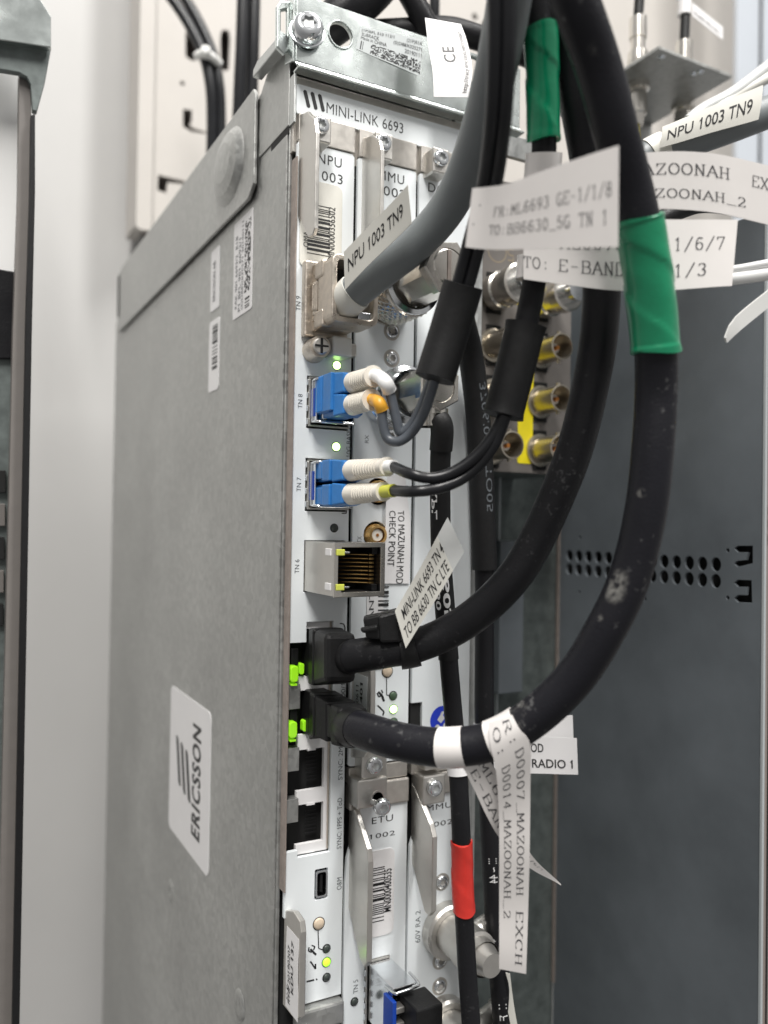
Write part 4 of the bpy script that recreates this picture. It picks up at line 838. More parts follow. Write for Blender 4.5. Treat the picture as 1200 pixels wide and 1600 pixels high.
def sfp_module(z0, z1, label):
    s = thing('transceiver_module', label, 'transceiver', (12.8, 0, (z0+z1)/2), 'pluggable transceivers with blue plugs')
    q = MB()
    for a in ((6.9, 7.3, -4.6, 8, z0, z1), (18.4, 18.8, -6.0, 8, z0, z1), (7.3, 18.4, -6.0, 8, z0, z0+.5), (7.3, 18.4, -6.0, 8, z1-.5, z1)): q.box(*a, 'bright')
    q.box(7.3, 18.4, 6.5, 7.5, z0+.5, z1-.5, 'void'); q.build('metal_shell', s, bev=.12)
    q = MB(); q.box(6.6, 6.9, -3.6, 2, z0+1.8, z1-2.6, 'deepblue'); q.build('colour_tab', s, bev=.1)
    q = MB(); w1 = catmull([V(6.7, -2.2, z1-.2), V(6.7, -5.2, z1-.1), V(9, -6.6, z1+.1), V(18.2, -7, z1+.1)], 5); q.tube(w1, .38, 'bright', 8)
    w1 = catmull([V(6.7, -2.2, z0+.2), V(6.7, -5.2, z0+.1), V(9, -6.6, z0-.2), V(18.2, -7, z0-.2)], 5); q.tube(w1, .38, 'bright', 8); q.tube([V(6.7, -2.2, z1-.2), V(6.7, -2.2, z0+.2)], .34, 'bright', 8); q.build('bail_wire', s)
    q = MB(); q.box(8, 9.4, -6.8, -5.5, z0+.7, z0+2.6, 'bright') if 1 else None; q.build('latch_nub', s, bev=.2)
sfp_module(30.4, 43.3, 'silver transceiver module in the port just under the metal plug of the grey cable'); sfp_module(5.2, 18.3, 'silver transceiver module with an open blue clip, in the middle port above the RJ45 module')
def boot(t, a, b_, r0_, r1_, rings=7, m='cream'):
    d = (b_-a); L_ = d.length; prof = [(0, 0), (0, r0_*.9), (.5, r0_)]
    for k in range(rings):
        h = L_*(.3+.6*k/rings); r = r0_+(r1_-r0_)*(h/L_); prof += [(h, r), (h+.05, r-.28), (h+L_*.035, r-.28), (h+L_*.035+.05, r)]
    prof += [(L_*.94, r1_*1.0), (L_*.95, r1_*1.12), (L_, r1_*1.12), (L_, 0)]
    q = MB(); q.lathe(a, d, prof, m, 28); q.build('strain_relief_boot', t)

t = thing('fibre_cable', 'black twin fibre cable with blue plugs in port TN 8, one yellow tipped boot', 'fibre cable', (13, 0, 37), 'fibre patch cables')
lc_duplex(t, ax(553, 598, 12.2).z, ax(553, 632, 12.2).z)
z1, z2 = ax(553, 598, 12.2).z, ax(553, 632, 12.2).z
boot(t, V(12.2, -18, z1), V(12.2, -31.5, z1), 3.15, 2.75); boot(t, V(12.2, -18, z2), V(12.2, -30.5, z2), 3.15, 2.75)
e1 = V(12.2, -31.5, z1); e2 = V(12.2, -30.5, z2)
q = MB(); pts = catmull([e1+V(0, 1, 0), e1+V(.3, -1.5, -.2), ad(602, 597, 217), ad(609, 611, 218)], 6); q.tube(pts, 1.9, 'white', 20); q.build('white_sleeve', t)
q = MB(); pts2 = catmull([e2+V(0, .6, 0), e2+V(.2, -1.2, -.3), ad(592, 629, 218), ad(598, 642, 218)], 6); q.tube(pts2, 1.75, 'amber', 20); q.build('amber_sleeve', t)
q = MB(); q.tube(catmull([ad(608, 609, 218), ad(614, 632, 218), ad(620, 658, 218), ad(626, 676, 218), ad(642, 665, 217), ad(656, 640, 215), ad(668, 610, 213), ad(680, 580, 210)], 8), 1.32, 'fibre_grey', 16)
q.tube(catmull([ad(597, 640, 218), ad(598, 660, 218), ad(605, 684, 218), ad(622, 690, 217), ad(642, 677, 216), ad(660, 650, 213), ad(673, 615, 211), ad(682, 582, 208)], 8), 1.32, 'fibre_grey', 16); q.build('thin_cord', t)
P = Path([(679, 592, 205), (702, 518, 205), (724, 444, 203), (741, 380, 198), (757, 320, 190), (768, 270, 182), (778, 190, 172), (783, 100, 166), (784, 0, 162), (780, -80, 160)])
side = [(P.p[min(i+1, len(P.p)-1)]-P.p[max(i-1, 0)]).normalized().cross((CAM-P.p[i]).normalized()).normalized() for i in range(len(P.p))]
i0 = P.near(724, 444)
q = MB()
for s_ in (-1, 1): q.tube([P.p[i]+side[i]*1.32*s_ for i in range(i0-3, len(P.p))], 1.55, 'fibre', 20)
q.build('twin_jacket', t)
q = MB(); q.tube(P.sub((679, 592), (724, 444)), 5.0, 'shrink', 28); q.build('transition_sleeve', t)
b = MB(); L = [ad(727, 386, 182), ad(752, 389, 180), ad(785, 390, 176), ad(850, 388, 172), ad(966, 386, 166)]; R = [ad(738, 294, 180), ad(762, 292, 177), ad(795, 286, 173), ad(855, 264, 169), ad(967, 227, 163)]
R_ = Rib(L, R); b.ribbon(R_, 'label', 6, 24, .3); put(b, R_, 'FR:ML6693 GE-1/1/8', .50, .68, .20, .96, 'ink_soft', 'along', 'serif'); put(b, R_, 'TO:BB6630_5G TN 1', .22, .39, .18, .93, 'ink_soft', 'along', 'serif')
for v in (.04, .075): b.add([R_.pt(u_, v_, .05) for u_, v_ in ((.38+(v-.04)*9, v*1.0), (.41+(v-.04)*9, v), (.41+(v-.04)*9, v+.008), (.38+(v-.04)*9, v+.008))], [(0, 1, 2, 3)], 'ink_soft')
b.build('flag_label', t)

t = thing('fibre_cable', 'black fibre cable with blue plugs in port TN 7, green tape near its top', 'fibre cable', (13, 0, 12), 'fibre patch cables')
z1, z2 = ax(552, 735, 12.2).z, ax(552, 772, 12.2).z; lc_duplex(t, z1, z2, True)
boot(t, V(12.2, -18.0, z1), ax(606, 729, 12.4), 3.15, 2.3, 9); boot(t, V(12.2, -18.0, z2), ax(600, 768, 12.4), 3.15, 2.3, 9)
e1, e2 = ax(606, 729, 12.4), ax(600, 768, 12.4)
q = MB(); q.tube([e1+V(0, .6, 0), e1+V(.1, -3.4, -.2)], 1.75, 'white'); q.build('white_sleeve', t)
q = MB(); q.tube([e2+V(0, .6, 0), e2+V(.1, -5.2, .1)], 1.75, 'lime'); q.build('yellow_sleeve', t)
q = MB(); q.tube(catmull([e1+V(.1, -3, -.2), ad(640, 740, 209), ad(672, 747, 208), ad(705, 739, 208), ad(740, 716, 208), ad(768, 684, 208), ad(786, 650, 208)], 8), 1.45, 'fibre', 16)
q.tube(catmull([e2+V(.1, -5, .1), ad(645, 768, 208), ad(685, 763, 208), ad(722, 748, 209), ad(752, 722, 209), ad(776, 688, 208), ad(790, 650, 207)], 8), 1.45, 'fibre', 16); q.build('thin_cord', t)
P, _ = wire([(822, 507, 207), (833, 450, 206), (838, 400, 205), (845, 300, 202), (850, 230, 199), (848, 130, 195), (843, 50, 191), (836, -30, 188), (830, -90, 187)], 3.0, 'rubber', 'jacket', t)
Pb = Path([(786, 650, 208), (804, 580, 208), (822, 507, 207)]); q = MB(); q.tube(Pb.p, 5.0, 'shrink', 28, True, lambda v: 5.0+(.25 if v < .04 or v > .96 else 0)); q.build('transition_sleeve', t)
wrinkle(P.sub((843, 42), (852, 217)), 3.85, 'green', .22, seed=2).build('green_tape', t)
q = MB(); q.tube(P.sub((850, 240), (847, 290)), 4.4, 'label', 28); q.tube(P.sub((838, 400), (833, 440)), 4.6, 'label', 28); q.build('cable_marker', t)
b = MB(); R_ = Rib([ad(818, 436, 199), ad(880, 444, 198), ad(985, 455, 198), ad(1143, 447, 203)], [ad(818, 345, 198), ad(880, 346, 197), ad(985, 342, 196), ad(1152, 344, 203)]); b.ribbon(R_, 'label', 5, 24, .3)
put(b, R_, 'FR:', .56, .76, .0, .10, 'ink_soft', 'along', 'serif'); put(b, R_, 'ML6693', .56, .76, .16, .44, 'ink_soft', 'along', 'serif'); put(b, R_, '1/6/7', .54, .76, .695, .94, 'ink_soft', 'along', 'serif')
put(b, R_, 'TO:', .20, .40, -.0, .10, 'ink_soft', 'along', 'serif'); put(b, R_, 'E-BAND', .20, .40, .155, .445, 'ink_soft', 'along', 'serif'); put(b, R_, '1/3', .16, .38, .70, .855, 'ink_soft', 'along', 'serif'); b.build('flag_label', t)

# ================================================================== RJ45 transceiver TN6
t = thing('copper_transceiver', 'empty metal RJ45 transceiver sticking out of port TN 6, its socket open', 'transceiver', (12.8, 0, -13))
x0, x1, z0, z1, yo = 5.9, 21.9, -20.5, -5.5, -20.6
q = MB(); q.plateX([rect(yo, 6, z0, z1)], x0, x0+.6, 'satin', .1); q.build('left_shell', t)
q = MB(); q.box(x0+.6, x1, yo, 6, z1-.6, z1, 'satin'); q.build('top_shell', t, bev=.1)
q = MB(); q.box(x0+.6, x1, yo, 6, z0, z0+.6, 'satin'); q.build('bottom_shell', t, bev=.1)
q = MB(); q.box(x1-.6, x1, yo, -1, z0+.6, z1-.6, 'satin'); q.build('right_shell', t, bev=.1)
q = MB(); q.plateY([rect(x0+.05, x1+.3, z0-.3, z1+.3), [(x0+1.3, z0+2.6), (x0+2.4, z0+2.6), (x0+2.4, z0+1.2), (x1-1.2, z0+1.2), (x1-1.2, z1-1.2), (x0+2.4, z1-1.2), (x0+2.4, z1-2.6), (x0+1.3, z1-2.6)]], yo-.5, yo, 'nickel', .15); q.build('front_bezel', t)
q = MB()
for a in ((x0+.7, x0+1.5, yo+.1, -8, z0+.7, z1-.7), (x1-1.3, x1-.7, yo+.1, -8, z0+.7, z1-.7), (x0+1.5, x1-1.3, yo+.1, -8, z0+.7, z0+1.2), (x0+1.5, x1-1.3, yo+.1, -8, z1-1.2, z1-.7)): q.box(*a, 'black')
q.box(x0+.7, x1-.7, -9, -8, z0+.7, z1-.7, 'void'); q.box(x1-3.4, x1-1.6, yo+.6, -10, z0+1.2, z0+3.2, 'black'); q.box(x1-3.4, x1-1.6, yo+.6, -10, z1-3.2, z1-1.2, 'black'); lin = q.build('socket_lining', t, bev=.1)
for k in range(8):
    zz = z0+3.4+k*1.17; q = MB(); q.tube([V(x0+3.2, -10, zz), V(x1-5.4, -14.5, zz), V(x1-2.6, -17.6, zz)], .27, 'gold', 8); q.build('contact_spring', lin)
    q = MB(); q.box(x1-3.3, x1-1.7, -17.9, -16.5, zz-.3, zz+.3, 'gold'); q.build('contact_tip', lin)
for zz in (z0+2.6, z1-2.6):
    q = MB(); q.box(x0+.6, x0+3.2, yo-1.0, yo-.5, zz-.9, zz+.9, 'yellowpl'); q.build('light_pipe', t, bev=.3)
    q = MB(); q.box(x0-.3, x0+.1, yo+1.4, yo+5, zz-1.0+(.8 if zz > -13 else -.8)*0, zz+1.0, 'label_matt'); q.build('side_tab', t, bev=.1)
    q = MB(); q.tube([V(x0+3, yo-.75, zz), V(x0+4.6, yo-.75, zz)], .35, 'bright', 8); q.build('wire_end', t)

# ================================================================== module TN5
t = thing('transceiver_module', 'silver transceiver with a blue tab and black dust plug in port TN 5', 'transceiver', (33, 0, -145))
q = MB()
q.box(29.6, 37.6, -16.5, 5, -138.3, -137.8, 'bright'); q.box(29.6, 30.0, -16, 5, -155.0, -138.3, 'bright'); q.box(37.3, 37.7, -14, 5, -155.0, -138.3, 'bright'); q.build('metal_shell', t, bev=.12)
q = MB(); q.tube(catmull([V(29.4, -12, -139.0), V(29.6, -17.4, -138.6), V(31, -18.2, -138.2), V(36.6, -18.2, -137.9), V(38, -17, -137.8), V(38.4, -11, -137.6)], 6), .42, 'bright', 10); q.build('bail_wire', t)
q = MB(); q.box(32.6, 41.5, -25.5, -15.0, -157.0, -140.4, 'black'); q.build('dust_plug', t, bev=.5)
q = MB(); q.box(28.2, 29.5, -19, -13, -158.0, -140.2, 'deepblue'); q.build('colour_tab', t, bev=.2)
for z in (-143.5, -148.0): q = MB(); q.box(29.7, 32.6, -18.5, -15, z-.9, z+.9, 'satin'); q.build('latch_tooth', t, bev=.3)

# ================================================================== network cables
def rboot(t, A, B, r=1.6, m='black', name='plug_boot', bev=.7):
    q = MB(); q.hexa(A, B, m); return q.build(name, t, bev=bev)
t = thing('network_cable', 'thick black network cable in the upper socket, cable tie and MINI-LINK flag on it', 'network cable', (11, 0, -40), 'thick black network cables')
q = MB(); q.box(7.4, 13.8, -4, 5, -46.2, -32.6, 'black'); q.build('plug_nose', t, bev=.3)
fx = [ay(*p, -20.5) for p in ((509, 1066), (557, 1066), (557, 990), (509, 990))]
bk_ = [V(6.2, -3.2, -48.2), V(15.4, -3.2, -48.2), V(15.4, -3.2, -31.4), V(6.2, -3.2, -31.4)]
md_ = [V(5.4, -8.5, -47.6), V(15.6, -8.5, -47.8), V(15.6, -8.5, -31.2), V(5.4, -8.5, -31.0)]
rboot(t, md_, bk_, name='plug_neck'); rboot(t, fx, md_, bev=1.5)
P, _ = wire([ay(540, 1026, -15), (545, 1026, 236), (575, 1022, 232), (610, 1016, 231), (650, 1009, 231), (700, 988, 230), (750, 955, 227), (800, 905, 224), (836, 848, 222), (874, 765, 219), (900, 695, 217), (923, 600, 214), (936, 520, 211), (940, 430, 209), (933, 340, 206), (921, 250, 203), (906, 160, 199), (896, 80, 196), (886, 0, 192), (872, -90, 188)], 4.75, 'rubber', 'jacket', t, 26)
q = MB(); q.tube(P.sub((530, 1026), (552, 1025)), 5.6, 'black', 26, True, lambda v: 5.6-.7*v); q.build('boot_collar', t)
# cable tie
pc_ = P.sub((622, 1014), (650, 1009)); 
q = MB(); q.tube(pc_, 5.75, 'black', 30); q.build('cable_tie', t)
q = MB(); ax0 = (pc_[-1]-pc_[0]).normalized(); c = ad(612, 985, 226)
hd = [ad(590, 962, 224), ad(623, 953, 225), ad(628, 1004, 225), ad(594, 1005, 224)]; hb = [p+fw*7 for p in hd]
q.hexa(hd, hb, 'black'); q.build('tie_head', t, bev=.8)
q = MB(); q.hexa([ad(567, 966, 226), ad(594, 960, 225), ad(596, 1000, 225), ad(572, 998, 226)], [p+fw*6 for p in (ad(567, 966, 226), ad(594, 960, 225), ad(596, 1000, 225), ad(572, 998, 226))], 'black')
q.hexa([ad(562, 982, 224), ad(590, 976, 223), ad(590, 986, 223), ad(566, 990, 224)], [p+fw*2 for p in (ad(562, 982, 224), ad(590, 976, 223), ad(590, 986, 223), ad(566, 990, 224))], 'black'); q.build('tie_tail', t, bev=.6)
L = [ad(634, 1013, 222), ad(680, 938, 222), ad(726, 862, 224)]; R = [ad(617, 955, 222), ad(658, 884, 222), ad(700, 808, 224)]
R_ = Rib(L, R); b = MB(); b.ribbon(R_, 'label_cream', 4, 14, .22, v1=.80); b.ribbon(R_, 'clear', 4, 4, .22, v0=.80)
put(b, R_, 'MINI-LINK 6693 TN 4', .55, .84, .08, .80, 'ink', 'along', bold=.004); put(b, R_, 'TO BB 6630 TN C LTE', .12, .42, .04, .77, 'ink', 'along', bold=.004); b.build('flag_label', t)
b = MB(); R_ = Rib([ad(960, 331, 201), ad(1010, 326, 201), ad(1065, 327, 202), ad(1130, 335, 204), ad(1230, 357, 208)], [ad(960, 243, 199), ad(1010, 238, 199), ad(1065, 236, 200), ad(1130, 243, 202), ad(1230, 264, 206)]); b.ribbon(R_, 'label', 6, 26, .3)
put(b, R_, 'AZOONAH', .60, .80, .14, .64, 'ink_soft', 'along', 'serif'); put(b, R_, 'EXCH', .58, .78, .78, 1.0, 'ink_soft', 'along', 'serif'); put(b, R_, 'AZOONAH_2', .18, .36, .14, .74, 'ink_soft', 'along', 'serif'); b.build('exchange_label', t)

t = thing('network_cable', 'thick scuffed black network cable in the socket below, green tape and white flags on it', 'network cable', (11, 0, -57), 'thick black network cables')
q = MB(); q.box(7.4, 13.8, -5, 5, -64, -50.6, 'black'); q.build('plug_nose', t, bev=.3)
def q4(y, a, b_, c_, d_): return [ay(*a, y), ay(*b_, y), ay(*c_, y), ay(*d_, y)]
f3 = q4(-24, (529, 1168), (577, 1165), (576, 1105), (529, 1106)); f2 = q4(-16.5, (512, 1162), (560, 1160), (560, 1096), (512, 1098)); f1 = q4(-9, (489, 1150), (538, 1150), (538, 1086), (489, 1086)); f0 = [V(6.8, -3, -64.8), V(15.4, -3, -64.8), V(15.4, -3, -50.6), V(6.8, -3, -50.6)]
rboot(t, f1, f0, name='plug_neck', bev=.6); 
def shr(f, k, dy):
    c = sum(f, V(0, 0, 0))/4; return [V(c.x+(p.x-c.x)*k, p.y+dy, c.z+(p.z-c.z)*k) for p in f]
rboot(t, shr(f2, .98, 1.2), shr(f1, .98, -1.0), name='plug_boot', bev=.5); rboot(t, f3, shr(f2, 1.02, -1.2), bev=1.2, name='plug_grip'); rboot(t, shr(f3, .78, 1.0), shr(f1, .80, .7), name='boot_core', bev=.1)
P, _ = wire([ay(548, 1136, -18), (552, 1136, 228), (580, 1145, 220), (615, 1156, 214), (660, 1165, 210), (705, 1168, 207), (760, 1160, 205), (808, 1138, 203), (858, 1100, 201), (906, 1048, 199), (945, 985, 197), (975, 925, 196), (996, 860, 195), (1012, 780, 194), (1020, 700, 194), (1025, 620, 194), (1025, 550, 192), (1019, 480, 190), (1009, 410, 188), (998, 350, 186), (984, 290, 184), (962, 205, 180), (935, 105, 176), (902, 10, 171), (870, -80, 168)], 4.85, 'rubber_worn', 'jacket', t, 28)
q = MB(); q.tube(P.sub((536, 1135), (562, 1139)), 5.8, 'black', 26, True, lambda v: 5.9-.9*v); q.build('boot_collar', t)
wrinkle(P.sub((997, 344), (1025, 551)), 5.45, 'green', .25, seed=6, lip=.6).build('green_tape', t)
q = MB(); q.tube(P.sub((690, 1167), (722, 1167)), 5.1, 'label', 30); T_ = Tub(P.sub((693, 1167), (719, 1167)), 5.1)
for k, (s_, v_) in enumerate((('T', .3), ('F', .8))):
    put(q, T_, s_, 0, 1, 0, 1, 'ink_soft', 'along', 'serif') if 0 else None
q.build('cable_marker', t)
q = MB(); q.tube(P.sub((768, 1160), (812, 1134)), 5.15, 'label', 30); q.build('cable_marker', t)
b = MB(); L = [ad(694, 1190, 204), ad(720, 1196, 204), ad(740, 1232, 206), ad(762, 1278, 209), ad(783, 1312, 214), ad(822, 1352, 224), ad(878, 1384, 238)]; R = [ad(716, 1180, 202.5), ad(750, 1176, 203), ad(776, 1205, 206), ad(797, 1250, 209), ad(812, 1290, 214), ad(832, 1338, 224), ad(878, 1382, 238)]
R_ = Rib(L, R); b.ribbon(R_, 'label', 5, 40, .25)
put(b, R_, 'ML6693', .56, .84, .10, .42, 'ink_soft', 'along', 'serif'); put(b, R_, 'E-BAND', .14, .42, .11, .44, 'ink_soft', 'along', 'serif'); put(b, R_, '1/6/7', .52, .80, .66, .80, 'ink_soft', 'along', 'serif'); b.build('flag_label', t)
b = MB(); L = [ad(763, 1130, 200), ad(766, 1165, 199), ad(774, 1198, 200), ad(778, 1240, 202), ad(780, 1300, 205), ad(780, 1400, 208), ad(780, 1513, 211)]; R = [ad(800, 1117, 199), ad(812, 1140, 197.5), ad(828, 1162, 198), ad(829, 1220, 201), ad(828, 1300, 204), ad(826, 1400, 207), ad(822, 1521, 210)]
R_ = Rib(L, R); b.ribbon(R_, 'label', 6, 40, .3)
put(b, R_, 'D0007_MAZOONAH', .56, .82, .125, .70, 'ink_soft', 'along', 'serif'); put(b, R_, 'EXCH', .58, .84, .76, .97, 'ink_soft', 'along', 'serif'); put(b, R_, 'D0014_MAZOONAH_2', .14, .40, .155, .79, 'ink_soft', 'along', 'serif')
put(b, R_, 'R:', .56, .82, .005, .09, 'ink_soft', 'along', 'serif'); put(b, R_, 'O:', .14, .40, .02, .10, 'ink_soft', 'along', 'serif'); b.build('exchange_label', t)

# ================================================================== BNC unit
YB = 20
t = thing('connector_panel', 'taupe panel with two columns of round bayonet sockets and a yellow strip', 'connector panel', (100, YB, 21))
p = ay(893, 480, YB); xr = p.x; zb = ay(830, 740, YB).z
b = MB(); b.plateY([rect(72.2, xr, zb, 130)], YB, YB+2, 'bncface', .3); F = FlatY(YB)
p = ay(777, 392, YB); ring = lambda r, o_: [F.pt(p.x+r*math.cos(2*PI*i/28), p.z+r*math.sin(2*PI*i/28), o_) for i in range(28)]
b.add(ring(4.4, .05)+ring(4.0, .05), [(i, (i+1) % 28, 28+(i+1) % 28, 28+i) for i in range(28)], 'ink_tan'); b.add([F.pt(p.x+a, p.z+c_, .05) for a, c_ in ((-.2, 0), (.2, 0), (.2, 3.4), (-.2, 3.4))], [(0, 1, 2, 3)], 'ink_tan'); put(b, F, 'OUT', p.x+4.8, p.x+7.6, p.z-4, p.z+6, 'ink_tan', 'down')
b.build('front_panel', t)
b = MB(); b.box(72.2, xr, YB+2, 250, zb, zb+1.5, 'greengrey'); b.box(xr-1.5, xr, YB+2, 250, zb+1.5, 130, 'greengrey'); b.box(72.2, 73.7, YB+2, 250, zb+1.5, 130, 'greengrey'); b.build('housing', t)
p = ay(811, 600, YB); p2 = ay(831, 725, YB); b = MB(); b.plateY([rrect(p.x-.4, p2.x+.1, p2.z, 96, .8)], YB-.2, YB-.01, 'yellow'); b.build('yellow_strip', t)
q = MB()
q.lathe((0, 0, 0), (0, -1, 0), [(0, 6.3), (1.0, 6.3), (1.2, 5.6), (1.2, 4.9)], 'bnc', 36)
q.lathe((0, 0, 0), (0, -1, 0), [(1.2, 4.85), (12.2, 4.85), (12.4, 5.05), (12.9, 5.05), (13.0, 4.5), (4, 4.4), (4, 0)], 'bnc', 36)
q.lathe((0, 0, 0), (0, -1, 0), [(4, 1.8), (9, 1.8), (9, .9)], 'tanplate', 18); q.lathe((0, 0, 0), (0, -1, 0), [(4, .8), (10.5, .8), (10.5, 0)], 'copper', 12)
for s_ in (-1, 1): q.cyl((0, -11, s_*4.6), (0, -11, s_*5.9), .8, 'bnc', n=10)
q.box(-3.2, 3.2, -.6, -.05, -7.6, 7.6, 'void'); BNC = proto(q, 'bayonet_socket')
xR, xL = ay(879, 541, YB-13).x, ay(801, 695, YB-13).x
zR = [ay(879, 541, YB-13).z, ay(879, 622, YB-13).z, ay(879, 700, YB-13).z]
for z in zR+[zR[0]+19.5]: inst(BNC, 'bayonet_socket', t, (xR, YB, z))
for z in (ay(801, 695, YB-13).z, zR[1]+.5, zR[0], zR[0]+19.5): inst(BNC, 'bayonet_socket', t, (xL, YB, z))
for x in (xL, xR):
    c = thing('bayonet_plug', 'nickel bayonet plug in the top '+('left' if x == xL else 'right')+' socket of the taupe panel', 'plug', (x, YB, zR[0]+19.5), 'bayonet plugs'); z = zR[0]+19.5
    q = MB(); q.lathe((x, YB-2.2, z), (0, -1, 0), [(0, 6.9), (4, 6.9), (4.6, 6.2), (9.6, 6.2), (10, 7.1), (14, 7.1), (14.4, 6.2), (14.4, 3)], 'nickel', 40); q.build('coupling_ring', c)
    q = MB(); q.lathe((x, YB-16.6, z), (0, -1, 0), [(0, 4.3), (5, 4.3), (5, 2), (5, 0)], 'bright', 30); q.build('cap', c)

# dark sheets of the bay under and beside the sockets
b = MB(); b.box(72, 151.5, 56, 58, -330, 130, 'greengrey');  # galvanised sheet; its shadow is put into the dark colour
tag(b.build('bay_backing'), 'mottled galvanised sheet, shade put into its dark colour, behind the hanging cables, below the taupe panel', 'sheet')
b = MB(); a = ay(778, 845, 44); c = ay(812, 1080, 44); b.box(a.x, c.x, 42, 56, c.z, a.z, 'dusty'); tag(b.build('cover_strip', bev=.4), 'narrow slate coloured cover strip between the cables', 'cover')
b = MB(); a = ay(783, 742, 50); c = ay(789, 1260, 50); b.box(a.x-.8, a.x+.2, 50, 56, c.z, a.z, 'rim'); tag(b.build('sheet_fold', bev=.2), 'thin pale vertical fold line beside the black coaxial cables', 'sheet')

# ================================================================== vented box on the right
t = thing('vented_box', 'large dusty dark grey box side with two rows of round vent holes', 'equipment box', (150, 0, -330))
ys = [ax(px, 882, 150).y for px in (1037.5, 1118.5)]; pitch = (ys[0]-ys[1])/4; za, zc = ax(1118.5, 882, 150).z, ax(1118.5, 908, 150).z
holes = []; yedge = ax(1190, 1000, 150).y; ybk = 54
k = 0
while ys[1]+pitch*k < ybk-3:
    for z in (za, zc):
        holes.append([(ys[1]+pitch*k+2.15*math.cos(2*PI*i/18), z+2.5*math.sin(2*PI*i/18)) for i in range(18)])
    k += 1
def xloop(L): return [(ax(*p, 150).y, ax(*p, 150).z) for p in L]
for L in ([(1147, 857), (1152, 853), (1176, 853), (1176, 880), (1152, 886), (1147, 881), (1150, 877), (1166, 875), (1169, 863), (1152, 863)],
          [(1147, 911), (1152, 906), (1174, 907), (1175, 942), (1152, 941), (1147, 935), (1152, 930), (1166, 930), (1167, 917), (1152, 917)]): holes.append(xloop(L))
for p in ((906, 840), (905, 925), (1008, 936), (1137, 860), (1137, 934)): y_, z_ = ax(*p, 150).y, ax(*p, 150).z; holes.append([(y_+.7*math.cos(2*PI*i/8), z_+.7*math.sin(2*PI*i/8)) for i in range(8)])
ztop = 106
b = MB(); b.plateX([rect(yedge, ybk, -330, ztop)]+holes, 150, 151.2, 'dusty', .12); b.build('side_panel', t)
b = MB(); b.box(153.5, 154.5, yedge+3, ybk, -330, ztop-2, 'void'); b.build('interior', t)
b = MB(); b.box(149.6, 150.6, yedge-1.2, yedge-.05, -330, ztop, 'rim'); b.build('panel_edge', t, bev=.2)
b = MB(); b.box(150.6, 210, yedge-.6, yedge+1.5, -330, ztop, 'brownpaint'); b.box(152.5, 153.3, yedge-.9, yedge-.6, -330, ztop, 'void'); b.build('front_cover', t, bev=.2)
for z in (0, -4.5, -9.5): b = MB(); b.box(152, 175, yedge-1.4, yedge-.7, z-1.3+7, z+1.3+7, 'void'); b.build('cover_slot', t)
b = MB(); b.box(150, 210, yedge, ybk, ztop, ztop+1.2, 'dusty'); b.build('top_panel', t)
b = MB(); b.plateX([rect(ybk-1.2, ybk+.6, ax(873, 1540, 150).z, ax(893, 460, 150).z)], 149.4, 150.4, 'brown', .1); b.build('rear_edge', t)

# ================================================================== bulkhead bracket, upper right
t = thing('bulkhead_bracket', 'galvanised angle bracket carrying two coaxial bulkhead couplers', 'bracket', ad(1060, 140, 335))
A = ad(1029, 77, 330); zp = A.z
def az(px, py, z): d = ray(px, py); return CAM+d*((z-CAM.z)/d.z)
B_ = az(1146, 121, zp); Cc = az(971, 112, zp)
x0, x1, y0 = A.x, B_.x, A.y; y1 = y0+48
b = MB(); b.plateZ([[(x0, y0), (x1, y0), (x1+2, y1), (x0-1, y1)]], zp, zp+1.6, 'galv', .3); b.build('shelf', t)
b = MB(); b.box(x0-1, x1+2, y1-1.6, y1, zp-34, zp, 'galv'); b.build('flange', t, bev=.3)
for px, py in ((1033, 89), (1084, 115), (1094, 112)): p = az(px, py, zp); b = MB(); b.lathe((p.x, p.y, zp), (0, 0, -1), [(0, 1.8), (.6, 1.5), (.9, 0)], 'bright', soft=True); b.build('rivet', t)
for nm, (bx, by), ((ux, uy), (wx, wy)), top in (('left', (996, 132), ((990, 95), (993, 30)), (992, -60)), ('right', (1068, 165), ((1070, 90), (1074, 50)), (1073, -60))):
    p = az(bx, by, zp); c = thing('coaxial_cable', 'thin black coaxial cable on the '+nm+' coupler of the galvanised bracket, upper right', 'cable', (p.x, p.y, zp), 'thin cables on the bulkhead bracket')
    q = MB(); q.lathe((p.x, p.y, zp), (0, 0, -1), [(-3, 5.0), (0, 5.2), (2.4, 5.2), (2.8, 3.7), (5, 3.8), (5.2, 4.1), (13, 4.1), (13.4, 3.2), (18, 2.6), (18, 0)], 'nickel', 32); q.build('lower_coupler', c)
    q = MB(); q.lathe((p.x, p.y, zp+1.6), (0, 0, 1), [(0, 4.8), (2.5, 4.8), (3, 4.2), (8, 4.4), (12, 4.2), (12.4, 3.1), (18, 3.1), (18.2, 3.7), (27, 3.7), (27.4, 2.4)], 'nickel', 32); q.build('upper_coupler', c)
    zz = zp+28; q = MB(); q.tube(catmull([V(p.x, p.y, zz), V(p.x+.6, p.y, zz+25), V(p.x+(-2 if nm == 'left' else 2), p.y+3, zz+90)], 8), 2.15, 'black', 18); q.build('jacket', c)
    q = MB(); q.tube([V(p.x, p.y, zp-17.5), V(p.x+.5, p.y, zp-24), V(p.x+2, p.y+1, zp-44)], .9, 'yellow' if nm == 'left' else 'black', 12); q.build('lead', c)
    if nm == 'right':
        q = MB(); q.tube([V(p.x, p.y, zz+13), V(p.x+.5, p.y, zz+24)], 2.9, 'label_matt', 18); R_ = Rib([V(p.x+2, p.y-2.8, zz+12), V(p.x+22, p.y-2.8, zz+7)], [V(p.x+2, p.y-2.8, zz+18), V(p.x+22, p.y-2.8, zz+13)]); q.ribbon(R_, 'label_matt', 2, 6, .2); put(q, R_, 'ML6693 MMU RA 1', .2, .45, .05, .9, 'ink', 'along'); q.build('flag_label', c)

